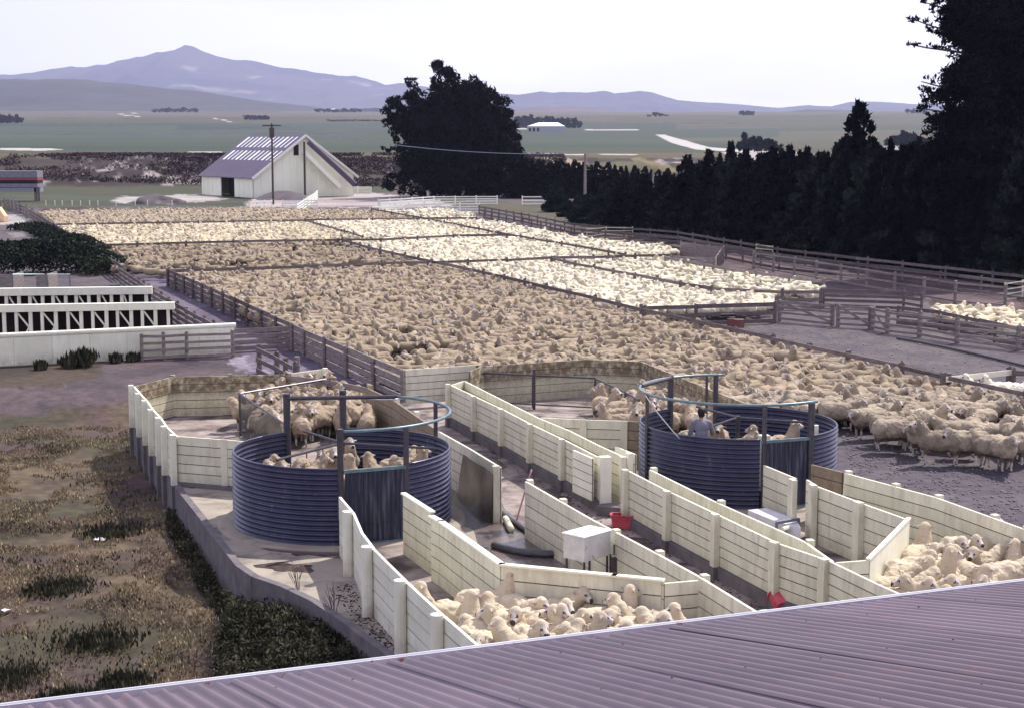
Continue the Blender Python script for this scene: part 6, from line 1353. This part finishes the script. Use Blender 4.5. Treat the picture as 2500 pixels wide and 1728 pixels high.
# bare stalks by the kerb, scraps on the grass
for x,y,lb in [(815,1492,'leafless branching stalk left of the curved fence'),(730,1440,'thin dead stalk above the dense weeds')]:
    q=wp_(x,y); t=thing('dead_stalk',lb,'plant',(q[0],q[1],-.2)); b=MB(); rs=random.Random(x)
    for j in range(7):
        a=rs.uniform(0,6.28); p=Vector((q[0],q[1],-.2)); e=p+Vector((math.cos(a)*.16,math.sin(a)*.1,rs.uniform(.4,.75))); b.tube([p,p.lerp(e,.5)+Vector((0,0,.08)),e],.006,4,r1=.003); b.tube([p.lerp(e,.6),p.lerp(e,.6)+Vector((rs.uniform(-.12,.12),0,.16))],.004,4)
    b.build('stalk',M['bark'],t)
for x,y,lb,s in [(240,1238,'white scrap of paper lying on the dry slope',.16),(12,1404,'small white scrap at the left frame edge on the slope',.10),(752,1522,'white tin lying in the dense weeds',.10),(740,1600,'pale rag in the weeds above the roof edge',.10)]:
    q=wp_(x,y); z=float(terrain(np.array([q[0]]),np.array([q[1]]))[0]); b=MB(); rs=random.Random(int(x)); zz=z+(.04 if x<500 else .30)
    vs=[(q[0]+s*math.cos(a)*rs.uniform(.6,1.1),q[1]+s*.8*math.sin(a),zz+rs.uniform(0,.05)) for a in [k*math.pi/4 for k in range(8)]]+[(q[0],q[1],zz+.05)]
    b.add(vs,[(k,(k+1)%8,8) for k in range(8)]); o=b.build('litter',M['white']); tag(o,lb,'litter')
# stones and dung scattered on the gravel and yards
def scatter(name,label,poly,n,smin,smax,m,seed,z=0.0,cat='stones'):
    rs=np.random.RandomState(seed); P=[wp_(x,y) for x,y in poly]; xs=[p[0] for p in P]; ys=[p[1] for p in P]; X_=rs.uniform(min(xs),max(xs),n*3); Y_=rs.uniform(min(ys),max(ys),n*3); k=inpoly(X_,Y_,P); X_,Y_=X_[k][:n],Y_[k][:n]
    o8=np.array([(1,0,0),(0,1,0),(-1,0,0),(0,-1,0),(0,0,.8),(0,0,-.3)]); fc=np.array([(0,1,4),(1,2,4),(2,3,4),(3,0,4),(1,0,5),(2,1,5),(3,2,5),(0,3,5)]); V=[];Fs=[]
    for i in range(len(X_)):
        s=smin+(smax-smin)*rs.uniform()**2; V.append(o8*s*rs.uniform(.6,1.3,(6,1))+[X_[i],Y_[i],z]); Fs.append(fc+6*i)
    o=npmesh(name,np.concatenate(V),np.concatenate(Fs),m); return tag(o,label,cat,kind='stuff')
scatter('stones','pale stones scattered over the empty gravel yard',[(1720,790),(1900,790),(2480,870),(2500,945),(2300,905),(1900,818)],420,.012,.06,mat('pale_stone',(.22,.20,.21),.9),31,-.03)
scatter('stones','small stones on the gravel outside the right boards',[(2050,1050),(2500,1170),(2500,1280),(2290,1205),(2080,1150)],900,.012,.05,mat('grey_stone',(.16,.145,.16),.9),32,-.03)
scatter('droppings','dark droppings and dirt crumbs on the strip beside the curved fence',[(800,1440),(860,1420),(900,1500),(990,1580),(1060,1650),(950,1600),(870,1520)],1500,.006,.028,mat('dung',(.05,.035,.03),.9),33,.008,'dirt')
scatter('droppings','dark droppings over the muddy floor of the lanes',[(1110,1050),(1180,1060),(1470,1230),(1720,1370),(1960,1520),(1880,1520),(1600,1360),(1290,1170)],2200,.008,.03,M['dung'] if 'dung' in M else mat('dung2',(.05,.04,.035),.9),34,.004,'dirt')
for o1,o2 in CON:
    bpy.data.objects.remove(o1); bpy.data.objects.remove(o2)
# ============================================================= air
hz=MB(); hz.box((-9800,-60,-1.8),(9800,12500,1100)); o=hz.build('haze',mat('haze_mat',(1,1,1))); t_=o.data.materials[0].node_tree; t_.nodes.clear()
ou=N(t_,'ShaderNodeOutputMaterial'); pv=N(t_,'ShaderNodeVolumePrincipled'); pv.inputs['Color'].default_value=(.60,.66,1,1); pv.inputs['Density'].default_value=7e-5; pv.inputs['Anisotropy'].default_value=.2
t_.links.new(pv.outputs[0],ou.inputs['Volume']); tag(o,kind='stuff'); o['label']='pale blue air over the plain fading the far hills'
